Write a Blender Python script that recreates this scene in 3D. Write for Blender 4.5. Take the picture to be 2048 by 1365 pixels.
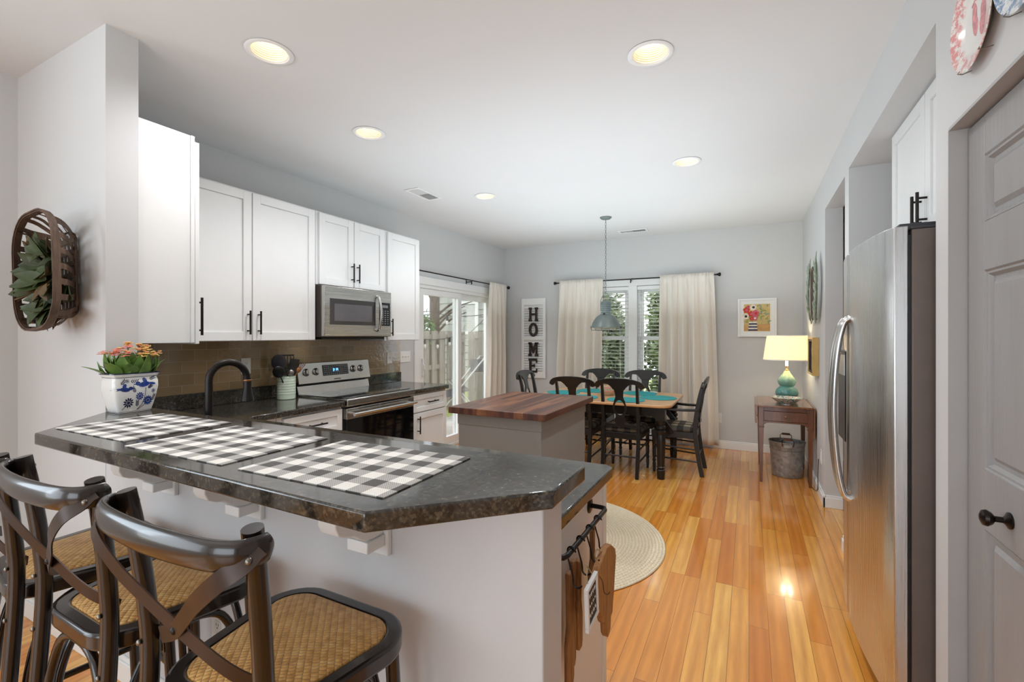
import bpy, bmesh, math, random
from mathutils import Vector, Matrix
for o in list(bpy.data.objects): bpy.data.objects.remove(o)
SC = bpy.context.scene
COL = SC.collection
PI = math.pi
R = math.radians

# ------------------------------------------------------------------ camera, world, light, exposure
cam_d = bpy.data.cameras.new('camera'); cam = bpy.data.objects.new('camera', cam_d); COL.objects.link(cam)
cam_d.sensor_width = 36.0; cam_d.lens = 924.6 / 2048 * 36.0
cam_d.shift_y = -(682.5 - 671.0) / 2048
cam_d.clip_start = 0.02
cam.location = (0, 0, 1.395); cam.rotation_euler = (R(90), 0, R(27.14))
SC.camera = cam
SC.view_settings.view_transform = 'Standard'
try: SC.view_settings.look = 'None'
except Exception: pass
SC.view_settings.exposure = 1.05; SC.view_settings.gamma = 1.0
SC.view_settings.use_curve_mapping = False
W = bpy.data.worlds.new('sky'); SC.world = W; W.use_nodes = True
bg = W.node_tree.nodes['Background']
bg.inputs['Color'].default_value = (0.86, 0.93, 1.0, 1); bg.inputs['Strength'].default_value = 1.9

def lamp(name, kind, loc, energy, col=(1, 1, 1), rot=(0, 0, 0), parent=None, **kw):
    d = bpy.data.lights.new(name, kind); d.energy = energy; d.color = col
    for k, v in kw.items(): setattr(d, k, v)
    o = bpy.data.objects.new(name, d); COL.objects.link(o); o.location = loc; o.rotation_euler = rot
    if parent: o.parent = parent
    return o
def area(name, loc, rot, sx, sy, energy, col):
    return lamp(name, 'AREA', loc, energy, col, rot, shape='RECTANGLE', size=sx, size_y=sy)
DAY = (0.74, 0.88, 1.0)
SUN = lamp('sun', 'SUN', (-6, 3, 6), 0.5, (1, .95, .86), (R(38), 0, R(120)), angle=R(1))
# added rear fill for an unseen window; side window inferred from cast shadows
area('living_room_fill_light', (-0.6, -4.3, 1.45), (R(90), 0, 0), 3.6, 2.2, 14, DAY)
area('living_room_side_window_light', (-3.2, -0.75, 1.75), (R(90), 0, R(-90)), 1.0, 1.3, 10, DAY)
# fill lamps added unseen below the ceiling, aimed up to brighten it evenly
area('ceiling_fill_light', (-1.2, -0.6, 1.7), (R(180), 0, 0), 1.8, 1.2, 11, (.77, .90, 1.0))
area('ceiling_fill_light', (-1.25, 3.95, 1.62), (R(180), 0, 0), 2.8, 3.6, 21, (.77, .90, 1.0))

# ------------------------------------------------------------------ mesh builder
class MB:
    def __init__(s): s.v = []; s.f = []; s.m = []; s.mi = 0; s.M = None
    def add(s, vs, fs):
        b = len(s.v)
        for p in vs:
            p = Vector(p)
            s.v.append(tuple(s.M @ p) if s.M is not None else tuple(p))
        for f in fs: s.f.append([b + i for i in f]); s.m.append(s.mi)
        return s
    def box(s, x0, x1, y0, y1, z0, z1):
        return s.add([(x0,y0,z0),(x1,y0,z0),(x1,y1,z0),(x0,y1,z0),(x0,y0,z1),(x1,y0,z1),(x1,y1,z1),(x0,y1,z1)],
                     [(0,3,2,1),(4,5,6,7),(0,1,5,4),(1,2,6,5),(2,3,7,6),(3,0,4,7)])
    def cbox(s, c, size, rot=(0,0,0)):
        m = Matrix.Translation(c) @ Matrix.Rotation(rot[2],4,'Z') @ Matrix.Rotation(rot[1],4,'Y') @ Matrix.Rotation(rot[0],4,'X')
        a, b, d = [q/2 for q in size]
        P = [(x,y,z) for z in (-d,d) for x,y in ((-a,-b),(a,-b),(a,b),(-a,b))]
        return s.add([m @ Vector(p) for p in P], [(0,3,2,1),(4,5,6,7),(0,1,5,4),(1,2,6,5),(2,3,7,6),(3,0,4,7)])
    def sweep(s, path, sec, up=(0,0,1), closed=False, scale=None):
        P = [Vector(p) for p in path]; n = len(P); k = len(sec); vs = []
        up = Vector(up); side = None
        for i in range(n):
            a = P[(i-1) % n] if (closed or i > 0) else P[i]
            b = P[(i+1) % n] if (closed or i < n-1) else P[i]
            t = (b - a).normalized()
            if side is None:
                side = t.cross(up)
                if side.length < 1e-4: side = t.cross(Vector((1,0.01,0)))
            else: side = side - t * side.dot(t)
            if up.length and abs(t.dot(up.normalized())) < 0.985:
                side = t.cross(up)
            side.normalize(); w = side.cross(t).normalized()
            q = scale[i] if scale else 1.0
            if not isinstance(q, tuple): q = (q, q)
            for (x, y) in sec: vs.append(P[i] + side * x * q[0] + w * y * q[1])
        fs = []
        for i in range(n if closed else n-1):
            j = (i+1) % n
            for c in range(k):
                d = (c+1) % k
                fs.append((i*k+c, i*k+d, j*k+d, j*k+c))
        if not closed: fs += [tuple(range(k-1, -1, -1)), tuple((n-1)*k + c for c in range(k))]
        return s.add(vs, fs)
    def tube(s, path, r, n=10, up=(0,0,1), closed=False, flat=1.0):
        rs = r if isinstance(r, (list, tuple)) else None
        sec = [(math.cos(2*PI*i/n) * (1 if rs else r), math.sin(2*PI*i/n) * (1 if rs else r) * flat) for i in range(n)]
        return s.sweep(path, sec, up, closed, list(rs) if rs else None)
    def strap(s, path, w, t, up=(0,0,1)):
        return s.sweep(path, [(-t/2,-w/2),(t/2,-w/2),(t/2,w/2),(-t/2,w/2)], up)
    def lathe(s, prof, c=(0,0,0), n=24, ax='Z', sx=1, sy=1, close=True):
        vs = []; fs = []; m = len(prof)
        for (r, z) in prof:
            r = max(r, 1e-5)
            for i in range(n):
                a = 2*PI*i/n; x = r*math.cos(a)*sx; y = r*math.sin(a)*sy
                p = (x,y,z) if ax == 'Z' else ((z,x,y) if ax == 'X' else (y,z,x))
                vs.append((c[0]+p[0], c[1]+p[1], c[2]+p[2]))
        for j in range(m-1):
            for i in range(n):
                d = (i+1) % n
                fs.append((j*n+i, j*n+d, (j+1)*n+d, (j+1)*n+i))
        if close: fs += [tuple(range(n-1,-1,-1)), tuple((m-1)*n+i for i in range(n))]
        return s.add(vs, fs)
    def prism(s, poly, d0, d1, pl='XY'):
        def p3(a, b, d): return {'XY': (a,b,d), 'XZ': (a,d,b), 'YZ': (d,a,b)}[pl]
        n = len(poly)
        vs = [p3(a,b,d0) for a,b in poly] + [p3(a,b,d1) for a,b in poly]
        fs = [tuple(range(n-1,-1,-1)), tuple(range(n,2*n))] + [(i,(i+1)%n,n+(i+1)%n,n+i) for i in range(n)]
        return s.add(vs, fs)
    def ring(s, outer, inner, d0, d1, pl='XY'):
        def p3(a, b, d): return {'XY': (a,b,d), 'XZ': (a,d,b), 'YZ': (d,a,b)}[pl]
        n = len(outer)
        vs = [p3(a,b,d) for d in (d0,d1) for L in (outer, inner) for a,b in L]
        fs = []
        for i in range(n):
            j = (i+1) % n
            fs += [(i,j,n+j,n+i), (2*n+i,2*n+j,3*n+j,3*n+i), (i,j,2*n+j,2*n+i), (n+i,n+j,3*n+j,3*n+i)]
        return s.add(vs, fs)
    def ell(s, c, r, n=14, m=8):
        prof = []
        for j in range(m+1):
            a = -PI/2 + PI*j/m; prof.append((math.cos(a), math.sin(a)))
        vs = []; fs = []
        for (q, z) in prof:
            for i in range(n):
                a = 2*PI*i/n; vs.append((c[0]+max(q,1e-4)*r[0]*math.cos(a), c[1]+max(q,1e-4)*r[1]*math.sin(a), c[2]+r[2]*z))
        for j in range(m):
            for i in range(n):
                d = (i+1) % n; fs.append((j*n+i, j*n+d, (j+1)*n+d, (j+1)*n+i))
        return s.add(vs, fs)
    def leaf(s, base, d, up, L, w, bend=.25, k=5, fold=.25, th=.0012):
        d = Vector(d).normalized(); up = Vector(up); sd = d.cross(up)
        if sd.length < 1e-3: sd = d.cross(Vector((.3,.9,.1)))
        sd.normalize(); u = sd.cross(d).normalized(); B = Vector(base); top = []
        for i in range(k+1):
            t = i/k; hw = w/2 * math.sin(PI*min(1, .06+.94*t)**.85) if i < k else .0006
            c = B + d*L*t - u*bend*L*t*t
            for x in (-1, 0, 1): top.append(c + sd*hw*x + u*abs(x)*hw*fold)
        n = len(top)
        vs = top + [p - u*th for p in top]; fs = []
        for i in range(k):
            for x in range(2):
                a = i*3+x; fs += [(a,a+1,a+4,a+3), (n+a+3,n+a+4,n+a+1,n+a)]
            fs += [(i*3, i*3+3, n+i*3+3, n+i*3), (i*3+2, n+i*3+2, n+i*3+5, i*3+5)]
        fs += [(0, n, n+1, 1), (1, n+1, n+2, 2), (k*3, k*3+1, n+k*3+1, n+k*3), (k*3+1, k*3+2, n+k*3+2, n+k*3+1)]
        return s.add(vs, fs)

def link(name, mesh, parent=None):
    o = bpy.data.objects.new(name, mesh); COL.objects.link(o)
    if parent: o.parent = parent
    return o
def root_of(p):
    v = Vector((0,0,0))
    while p is not None: v += Vector(p.location); p = p.parent
    return v
def build(name, mb, mats, parent=None, bev=0.0, seg=2, smooth=40, at=None, label=None, kind=None, solid=0, recalc=True):
    """mb is authored in world coordinates; the mesh is stored relative to its parent (or to `at`)."""
    off = Vector(at) if at is not None else (root_of(parent) if parent else Vector((0,0,0)))
    me = bpy.data.meshes.new(name)
    me.from_pydata([tuple(Vector(p) - off) for p in mb.v], [], mb.f)
    if not isinstance(mats, (list, tuple)): mats = [mats]
    for m in mats: me.materials.append(m)
    for p, i in zip(me.polygons, mb.m): p.material_index = min(i, len(mats)-1); p.use_smooth = bool(smooth)
    if recalc:
        bm = bmesh.new(); bm.from_mesh(me); bmesh.ops.recalc_face_normals(bm, faces=bm.faces); bm.to_mesh(me); bm.free()
    me.update()
    if smooth: me.set_sharp_from_angle(angle=R(smooth))
    o = link(name, me, parent)
    if parent is None and at is not None: o.location = at
    if bev:
        b = o.modifiers.new('edge', 'BEVEL'); b.width = bev; b.segments = seg; b.limit_method = 'ANGLE'; b.angle_limit = R(35)
        b.harden_normals = False
    if label: o['label'] = label
    if kind: o['kind'] = kind
    return o
def tag(o, label, cat, group=None, kind=None):
    o['label'] = label; o['category'] = cat
    if group: o['group'] = group
    if kind: o['kind'] = kind
    return o
def thing(name, label, cat, loc=(0,0,0), rz=0, group=None):
    o = bpy.data.objects.new(name, None); COL.objects.link(o); o.empty_display_size = .05
    o.location = loc; o.rotation_euler = (0,0,rz)
    return tag(o, label, cat, group)
def struct(name, mb, m, parent=None, **kw):
    o = build(name, mb, m, parent, **kw)
    if parent is None: o['kind'] = 'structure'
    return o
def dup(root, loc=None, rz=None, label=None, parent=None):
    r = root.copy(); COL.objects.link(r)
    if parent: r.parent = parent
    if loc is not None: r.location = loc
    if rz is not None: r.rotation_euler = (0,0,rz)
    if label: r['label'] = label
    for ch in list(root.children): dup(ch, parent=r)
    return r
def ellipse(cx, cy, rx, ry, n=28, a0=0): return [(cx+rx*math.cos(a0+2*PI*i/n), cy+ry*math.sin(a0+2*PI*i/n)) for i in range(n)]
def rrect(x0, x1, y0, y1, r, n=5):
    P = []
    for cx, cy, a in ((x1-r,y1-r,0),(x0+r,y1-r,90),(x0+r,y0+r,180),(x1-r,y0+r,270)):
        for i in range(n+1):
            t = R(a + 90*i/n); P.append((cx+r*math.cos(t), cy+r*math.sin(t)))
    return P
def bez(pts, n=12):
    """smooth curve through points (Catmull-Rom)"""
    P = [Vector(p) for p in pts]; out = []
    Q = [P[0]*2-P[1]] + P + [P[-1]*2-P[-2]]
    for i in range(1, len(Q)-2):
        a,b,c,d = Q[i-1],Q[i],Q[i+1],Q[i+2]
        for k in range(n):
            t = k/n
            out.append(.5*((2*b)+(c-a)*t+(2*a-5*b+4*c-d)*t*t+(3*b-a-3*c+d)*t**3))
    out.append(P[-1]); return out

# ------------------------------------------------------------------ materials
def lin(c):
    if isinstance(c, str): c = tuple(int(c[i:i+2],16)/255 for i in (1,3,5))
    else: return (*c, 1)
    return (*[x/12.92 if x <= .04045 else ((x+.055)/1.055)**2.4 for x in c], 1)
class NT:
    def __init__(s, name):
        s.mat = bpy.data.materials.new(name); s.mat.use_nodes = True; s.t = s.mat.node_tree
        s.p = s.t.nodes['Principled BSDF']; s.out = s.t.nodes['Material Output']; s._c = None
    def n(s, ty, **kw):
        x = s.t.nodes.new(ty)
        for k, v in kw.items():
            if k.startswith('i_'): x.inputs[k[2:].replace('_',' ')].default_value = v
            else: setattr(x, k, v)
        return x
    def l(s, a, b): s.t.links.new(a, b)
    def co(s):
        if s._c is None: s._c = s.n('ShaderNodeTexCoord').outputs['Object']
        return s._c
    def map(s, scale=(1,1,1), rot=(0,0,0), loc=(0,0,0)):
        m = s.n('ShaderNodeMapping'); s.l(s.co(), m.inputs['Vector'])
        m.inputs['Scale'].default_value = scale; m.inputs['Rotation'].default_value = rot; m.inputs['Location'].default_value = loc
        return m.outputs[0]
    def noise(s, vec, scale, detail=4, rough=.6):
        x = s.n('ShaderNodeTexNoise'); s.l(vec, x.inputs['Vector']); x.inputs['Scale'].default_value = scale
        x.inputs['Detail'].default_value = detail; x.inputs['Roughness'].default_value = rough
        return x.outputs['Fac']
    def ramp(s, fac, stops, interp='LINEAR'):
        x = s.n('ShaderNodeValToRGB'); s.l(fac, x.inputs[0]); e = x.color_ramp.elements; x.color_ramp.interpolation = interp
        while len(e) < len(stops): e.new(.5)
        for q, (p, c) in zip(e, stops): q.position = p; q.color = lin(c)
        return x.outputs[0]
    def math(s, op, a, b=None, c=None):
        x = s.n('ShaderNodeMath', operation=op)
        for i, q in enumerate((a, b, c)):
            if q is None: continue
            if isinstance(q, (int, float)): x.inputs[i].default_value = q
            else: s.l(q, x.inputs[i])
        return x.outputs[0]
    def mix(s, fac, a, b, mode='MIX'):
        x = s.n('ShaderNodeMix', data_type='RGBA', blend_type=mode)
        for i, q in ((0, fac), (6, a), (7, b)):
            if isinstance(q, (int, float)): x.inputs[i].default_value = q
            elif isinstance(q, (str, tuple)): x.inputs[i].default_value = lin(q)
            else: s.l(q, x.inputs[i])
        return x.outputs[2]
    def bump(s, h, strength=.3, dist=.01):
        x = s.n('ShaderNodeBump'); s.l(h, x.inputs['Height']); x.inputs['Strength'].default_value = strength
        x.inputs['Distance'].default_value = dist; s.l(x.outputs[0], s.p.inputs['Normal'])
    def xyz(s, vec=None):
        x = s.n('ShaderNodeSeparateXYZ'); s.l(vec or s.co(), x.inputs[0]); return x.outputs
    def comb(s, a, b, c=0.0):
        x = s.n('ShaderNodeCombineXYZ')
        for i, q in enumerate((a, b, c)):
            if isinstance(q, (int, float)): x.inputs[i].default_value = q
            else: s.l(q, x.inputs[i])
        return x.outputs[0]
    def set(s, base=None, rough=.5, metal=0.0, coat=0.0, spec=.5, emit=None, estr=1.0, trans=0.0, sheen=0.0):
        P = s.p.inputs
        if base is not None:
            if isinstance(base, (str, tuple)): P['Base Color'].default_value = lin(base)
            else: s.l(base, P['Base Color'])
        if isinstance(rough, (int, float)): P['Roughness'].default_value = rough
        else: s.l(rough, P['Roughness'])
        P['Metallic'].default_value = metal; P['Coat Weight'].default_value = coat; P['Coat Roughness'].default_value = .08
        P['Specular IOR Level'].default_value = spec; P['Transmission Weight'].default_value = trans
        P['Sheen Weight'].default_value = sheen
        if emit: P['Emission Color'].default_value = lin(emit); P['Emission Strength'].default_value = estr
        return s.mat
def simple(name, col, rough=.5, metal=0, coat=0, var=.04, sc=6, bump=0, bsc=60, spec=.5, stretch=(1,1,1), sheen=0):
    """plain paint, metal or plastic with a faint procedural unevenness"""
    t = NT(name); f = t.noise(t.map(stretch), sc)
    c = lin(col); lo = tuple(x*(1-var*1.6) for x in c[:3]); hi = tuple(min(1, x*(1+var)) for x in c[:3])
    b = t.ramp(f, [(.3, lo), (.7, hi)])
    if bump: t.bump(t.noise(t.map(stretch), bsc, 3), bump, .002)
    return t.set(b, rough, metal, coat, spec, sheen=sheen)
def wood(name, cols, rough=.35, coat=0.0, ax='X', sc=9, fine=70):
    t = NT(name); st = {'X': (1,9,9), 'Y': (9,1,9), 'Z': (9,9,1)}[ax]
    f = t.noise(t.map(st), sc*.35, 6, .65); g = t.noise(t.map(tuple(q*3 for q in st)), fine*.08, 3)
    b = t.ramp(f, [(.28, cols[0]), (.5, cols[1]), (.72, cols[2])])
    b = t.mix(.25, b, t.ramp(g, [(.35, cols[0]), (.6, cols[2])]))
    t.bump(g, .08, .002)
    return t.set(b, rough, coat=coat)
m_wall = simple('wall_paint', '#cfcfce', .75, var=.012, sc=1.2, bump=.05, bsc=220)
m_ceil = simple('ceiling_paint', '#dfdfde', .85, var=.012, sc=1.0, bump=.05, bsc=200)
m_white = simple('white_cabinet_paint', '#e9e9e7', .32, var=.012, sc=3)
m_trim = simple('white_trim_paint', '#eeeeec', .35, var=.015, sc=4)
m_knee = simple('knee_wall_paint', '#d2d2d3', .42, var=.025, sc=2.2, bump=.04, bsc=120)
m_plastic = simple('white_plastic', '#ecebe6', .3, var=.01)
m_slot = simple('dark_slot', '#1b1a19', .5)
m_grey = simple('grey_island_paint', '#8b8986', .55, var=.035, sc=3, bump=.04, bsc=160)
m_door = None
m_iron = simple('oil_rubbed_bronze', '#2b2725', .36, .75, var=.12, sc=14)
m_blackp = simple('black_painted_wood', '#1c1917', .3, var=.18, sc=5, stretch=(1,1,.3))
m_stool = simple('dark_bronze_lacquer', '#1d1511', .26, .1, coat=.5, var=.25, sc=5)
m_strapm = simple('brown_metal_strap', '#3b2a21', .36, .45, var=.15, sc=9)
m_bolt = simple('worn_steel_bolt', '#8c857c', .3, .9, var=.2, sc=60)
m_black = simple('black_plastic', '#141416', .28, var=.1)
m_knob = simple('dark_knob_metal', '#2c2623', .3, .8)
m_bulbglass = simple('clear_bulb', '#dcd9cf', .1, var=.02)
m_char = simple('charcoal_plastic', '#35343a', .45)
m_side = simple('fridge_side', '#6e625b', .5, .15, var=.06)
m_teal = simple('turquoise_woven_mat', '#2a9a9c', .75, var=.12, sc=90, bump=.4, bsc=400)
m_galv = None

def t_floor():
    t = NT('honey_wood_floor'); x = t.xyz(); v = t.comb(x[1], x[0])
    b = t.n('ShaderNodeTexBrick'); t.l(v, b.inputs['Vector']); b.offset = .37; b.offset_frequency = 3; b.squash = 1
    for k, q in (('Scale',1),('Brick Width',.95),('Row Height',.083),('Mortar Size',.0011),('Mortar Smooth',.2),('Bias',0)): b.inputs[k].default_value = q
    b.inputs['Color1'].default_value = (0,0,0,1); b.inputs['Color2'].default_value = (1,1,1,1); b.inputs['Mortar'].default_value = (.5,.5,.5,1)
    tone = t.ramp(b.outputs['Color'], [(0,'#d6812f'),(.35,'#e99a3f'),(.7,'#f4af53'),(1,'#fbc264')])
    # the grain shifts from board to board
    sh = t.math('MULTIPLY', b.outputs['Color'], 7.0)
    gv = t.comb(t.math('MULTIPLY', x[0], 30.0), t.math('ADD', t.math('MULTIPLY', x[1], 2.4), sh), sh)
    g = t.noise(gv, 1.0, 6, .62)
    w = t.n('ShaderNodeTexWave', wave_type='BANDS', bands_direction='X'); t.l(gv, w.inputs['Vector'])
    w.inputs['Scale'].default_value = .22; w.inputs['Distortion'].default_value = 7; w.inputs['Detail'].default_value = 3; w.inputs['Detail Scale'].default_value = .7
    c = t.mix(t.ramp(g, [(.35,(0,0,0)),(.75,(.55,.55,.55))]), tone, '#c06c24')
    c = t.mix(t.math('MULTIPLY', w.outputs['Fac'], .22), c, '#93551f')
    c = t.mix(t.math('MULTIPLY', b.outputs['Fac'], .75), c, '#4a2812')
    h = t.math('ADD', t.math('MULTIPLY', b.outputs['Fac'], -1.0), t.math('MULTIPLY', g, .12))
    t.bump(h, .22, .002)
    return t.set(c, t.ramp(t.noise(t.co(), 5, 4), [(.3,(.12,.12,.12)),(.7,(.22,.22,.22))]), coat=.55, spec=.5)
m_floor = t_floor()
def t_granite():
    t = NT('dark_granite'); a = t.n('ShaderNodeTexVoronoi'); t.l(t.co(), a.inputs['Vector']); a.inputs['Scale'].default_value = 170
    n1 = t.noise(t.co(), 70, 5, .7); n2 = t.noise(t.co(), 7, 5, .6)
    c = t.ramp(n1, [(.3,'#161513'),(.5,'#36332e'),(.62,'#5e574c'),(.74,'#a39a89')])
    s = t.ramp(t.xyz(a.outputs['Color'])[0], [(.0,'#15130f'),(.6,'#3a342b'),(.85,'#6a5f4c'),(1,'#a89d86')], 'CONSTANT')
    c = t.mix(.45, c, s); c = t.mix(t.ramp(n2, [(.45,(0,0,0)),(.65,(.45,.45,.45))]), c, '#4c4b47')
    t.bump(n1, .006, .001)
    return t.set(c, .085, spec=.6, coat=.15)
m_granite = t_granite()
def t_tile():
    t = NT('brown_glazed_subway_tile'); x = t.xyz(); v = t.comb(t.math('ADD', x[1], 20.03), t.math('ADD', x[2], 10.0+.006))
    b = t.n('ShaderNodeTexBrick'); t.l(v, b.inputs['Vector']); b.offset = .5
    for k, q in (('Scale',1),('Brick Width',.157),('Row Height',.0785),('Mortar Size',.0016),('Mortar Smooth',.3),('Bias',0)): b.inputs[k].default_value = q
    b.inputs['Color1'].default_value = lin('#957d58'); b.inputs['Color2'].default_value = lin('#af946b'); b.inputs['Mortar'].default_value = lin('#c9bda6')
    n = t.noise(t.map((1,1,1.6)), 30, 2, .5); n2 = t.noise(t.co(), 9, 4)
    c = t.mix(t.math('MULTIPLY', n2, .35), b.outputs['Color'], '#6b583c')
    h = t.math('ADD', t.math('MULTIPLY', b.outputs['Fac'], -.5), t.math('MULTIPLY', n, .55))
    t.bump(h, .55, .006)
    return t.set(c, .07, coat=.6, spec=.6)
m_tile = t_tile()
def t_butcher(name='walnut_butcher_block'):
    t = NT(name); x = t.xyz(); v = t.comb(x[1], x[0])
    b = t.n('ShaderNodeTexBrick'); t.l(v, b.inputs['Vector']); b.offset = .43; b.offset_frequency = 2
    for k, q in (('Scale',1),('Brick Width',.62),('Row Height',.034),('Mortar Size',.0004),('Bias',0)): b.inputs[k].default_value = q
    b.inputs['Color1'].default_value = (0,0,0,1); b.inputs['Color2'].default_value = (1,1,1,1); b.inputs['Mortar'].default_value = (.1,.1,.1,1)
    c = t.ramp(b.outputs['Color'], [(0,'#3e2117'),(.4,'#5a3020'),(.75,'#74442b'),(1,'#93603b')])
    g = t.noise(t.map((40,3,40)), 1.3, 5, .6)
    c = t.mix(t.ramp(g, [(.35,(0,0,0)),(.7,(.5,.5,.5))]), c, '#2f1811')
    t.bump(g, .06, .001)
    return t.set(c, .38, coat=.1)
m_butcher = t_butcher()
def t_steel(name, col='#a9a7a3', rough=.27, ax='Z'):
    t = NT(name); st = {'X': (2,260,260), 'Y': (260,2,260), 'Z': (260,260,2)}[ax]
    g = t.noise(t.map(st), 1.0, 3, .6); c = t.ramp(g, [(.3, tuple(q*.96 for q in lin(col)[:3])), (.7, tuple(min(1,q*1.03) for q in lin(col)[:3]))])
    return t.set(c, t.ramp(g, [(.3,(rough*.85,)*3),(.7,(rough*1.2,)*3)]), 1.0)
m_steel = t_steel('brushed_steel', '#bcbab6', .26, 'Y')
m_fsteel = t_steel('fridge_brushed_steel', '#d6d5d4', .29, 'Z')
m_hsteel = t_steel('bright_steel', '#c9c7c4', .22, 'Z')
m_glassblk = simple('black_glass', '#08080a', .05, var=.05, coat=.5)
m_micglass = simple('microwave_window_glass', '#4c4a49', .05, .35, var=.03)
def t_gingham(name, s, dark, mid, light, ox=0., oy=0.):
    t = NT(name); x = t.xyz()
    def st(a, o): return t.math('GREATER_THAN', t.math('FRACT', t.math('ADD', t.math('MULTIPLY', a, .5/s), 10.0+o)), .5)
    a, b = st(x[0], ox), st(x[1], oy); sm = t.math('MULTIPLY', t.math('ADD', a, b), .5)
    c = t.ramp(sm, [(0, light), (.33, mid), (.8, dark)], 'CONSTANT')
    w = t.n('ShaderNodeTexWave', wave_type='BANDS', bands_direction='DIAGONAL'); t.l(t.co(), w.inputs['Vector']); w.inputs['Scale'].default_value = 110
    c = t.mix(t.math('MULTIPLY', t.math('MULTIPLY', w.outputs['Fac'], .38), t.math('COMPARE', sm, .5, .1)), c, dark)
    n = t.noise(t.co(), 260, 2); c = t.mix(t.math('MULTIPLY', n, .12), c, '#7d7973')
    t.bump(t.math('ADD', w.outputs['Fac'], n), .25, .001)
    return t.set(c, .7)
m_mat = t_gingham('gingham_placemat_weave', .0414, '#4a4744', '#bcb8b2', '#f0ece4', .0, .0)
m_cushion = t_gingham('buffalo_check_cushion', .062, '#191715', '#5d5548', '#b5a78d', .25, .25)
def t_rattan():
    t = NT('woven_rattan_seat'); x = t.xyz()
    u = t.math('MULTIPLY', t.math('ADD', x[0], x[1]), 80.0); w = t.math('MULTIPLY', t.math('SUBTRACT', x[0], x[1]), 135.0)
    a = t.math('ABSOLUTE', t.math('SINE', t.math('MULTIPLY', u, 1.9))); b = t.math('ABSOLUTE', t.math('SINE', t.math('ADD', t.math('MULTIPLY', w, 1.9), t.math('MULTIPLY', t.math('FLOOR', t.math('MULTIPLY', u, .605)), 1.57))))
    h = t.math('MULTIPLY', t.math('POWER', a, .5), t.math('POWER', b, .5))
    n = t.noise(t.co(), 45, 5, .7); n2 = t.noise(t.co(), 300, 2)
    c = t.ramp(n, [(.3,'#ae7632'),(.5,'#d69c50'),(.7,'#eac07e')])
    c = t.mix(t.ramp(h, [(.08,(.75,.75,.75)),(.42,(0,0,0))]), c, '#6a4420'); c = t.mix(t.math('MULTIPLY', n2, .3), c, '#e2bd83')
    t.bump(h, .8, .003)
    return t.set(c, .42, spec=.5)
m_rattan = t_rattan()
def t_fabric(name, col, sc=500):
    t = NT(name); n = t.noise(t.co(), sc, 2); n2 = t.noise(t.map((1,1,.12)), 8, 4)
    L = lin(col)[:3]; c = t.ramp(n2, [(.3, tuple(q*.93 for q in L)), (.7, tuple(min(1,q*1.04) for q in L))])
    t.bump(n, .12, .001); return t.set(c, .85, sheen=.15)
m_curtain = t_fabric('cream_linen_curtain', '#ece4d8')
def t_door():
    t = NT('grey_embossed_door_paint'); g = t.noise(t.map((30,7,.9)), 2.0, 6, .65)
    w = t.n('ShaderNodeTexWave', wave_type='BANDS', bands_direction='Y'); t.l(t.map((1,1,.18)), w.inputs['Vector']); w.inputs['Scale'].default_value = 14; w.inputs['Distortion'].default_value = 6; w.inputs['Detail'].default_value = 3
    t.bump(t.math('ADD', g, t.math('MULTIPLY', w.outputs['Fac'], .5)), .22, .002)
    c = t.ramp(g, [(.3,'#92908f'),(.7,'#9a9897')]); return t.set(c, .42)
m_door = t_door()
m_jamb = simple('grey_jamb_paint', '#aeacab', .5, var=.02)
def t_galv():
    t = NT('galvanized_zinc'); a = t.n('ShaderNodeTexVoronoi'); t.l(t.co(), a.inputs['Vector']); a.inputs['Scale'].default_value = 38
    c = t.ramp(t.xyz(a.outputs['Color'])[0], [(0,'#8f8e8b'),(.5,'#a09f9c'),(1,'#b3b1ad')]); n = t.noise(t.co(), 5, 5); c = t.mix(t.ramp(n, [(.45,(0,0,0)),(.7,(.5,.5,.5))]), c, '#85807a')
    return t.set(c, .45, .6)
m_galv = t_galv()
m_zincp = simple('pale_grey_enamel', '#737e7b', .42, .25, var=.08, sc=10)
m_mahog = wood('mahogany', ['#482614','#65391d','#7d4c2a'], .28, .4, 'Z')
m_mahog_t = wood('mahogany_top', ['#5c361c','#7b4c2a','#94663c'], .22, .5, 'Y')
m_pine = wood('pale_pine_top', ['#c08a56','#d2a270','#deb78a'], .3, .3, 'X')
m_board = wood('reclaimed_board', ['#7d4d24','#a8713a','#c59055'], .6, 0, 'Z', 12)
m_board2 = wood('brown_wooden_utensil', ['#6b4423','#966437','#b07e4b'], .55, 0, 'Z', 12)
m_splint = wood('split_oak_basket', ['#3b2a20','#5a4435','#735a47'], .7, 0, 'Z', 12)
m_leafd = simple('magnolia_leaf', '#3e4a24', .5, var=.35, sc=14)
m_leafb = simple('magnolia_leaf_underside', '#5a4322', .6, var=.2, sc=14)
m_leafk = simple('kalanchoe_leaf', '#6d8f45', .38, var=.3, sc=16)
m_flower = simple('coral_flower', '#f28d7c', .6, var=.2, sc=60)
m_flower2 = simple('yellow_orange_flower', '#f4c66e', .6, var=.15, sc=60)
m_soil = simple('dark_soil', '#2a2119', .9)
m_porc = simple('white_porcelain', '#e9e8e4', .12, coat=.5, var=.01)
m_cobalt = simple('cobalt_glaze', '#27448f', .15, coat=.4, var=.35, sc=50)
m_navy = simple('navy_line_glaze', '#23264d', .15, coat=.4, var=.15, sc=40)
m_celadon = simple('celadon_crock_glaze', '#cbd9c4', .22, coat=.3, var=.08, sc=9)
m_copper = simple('copper_tone_utensil', '#9c6b45', .3, .7)
m_fence = wood('weathered_grey_fence', ['#7a7268','#968e84','#ada59b'], .85, 0, 'Z', 8)
m_siding = simple('pale_house_siding', '#aeada8', .8, var=.03)
m_grass = simple('lawn_grass', '#a3ad62', .95, var=.3, sc=30, bump=.5, bsc=120)
m_patio = simple('patio_slab', '#cfcac2', .9, var=.08, sc=8)
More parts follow.
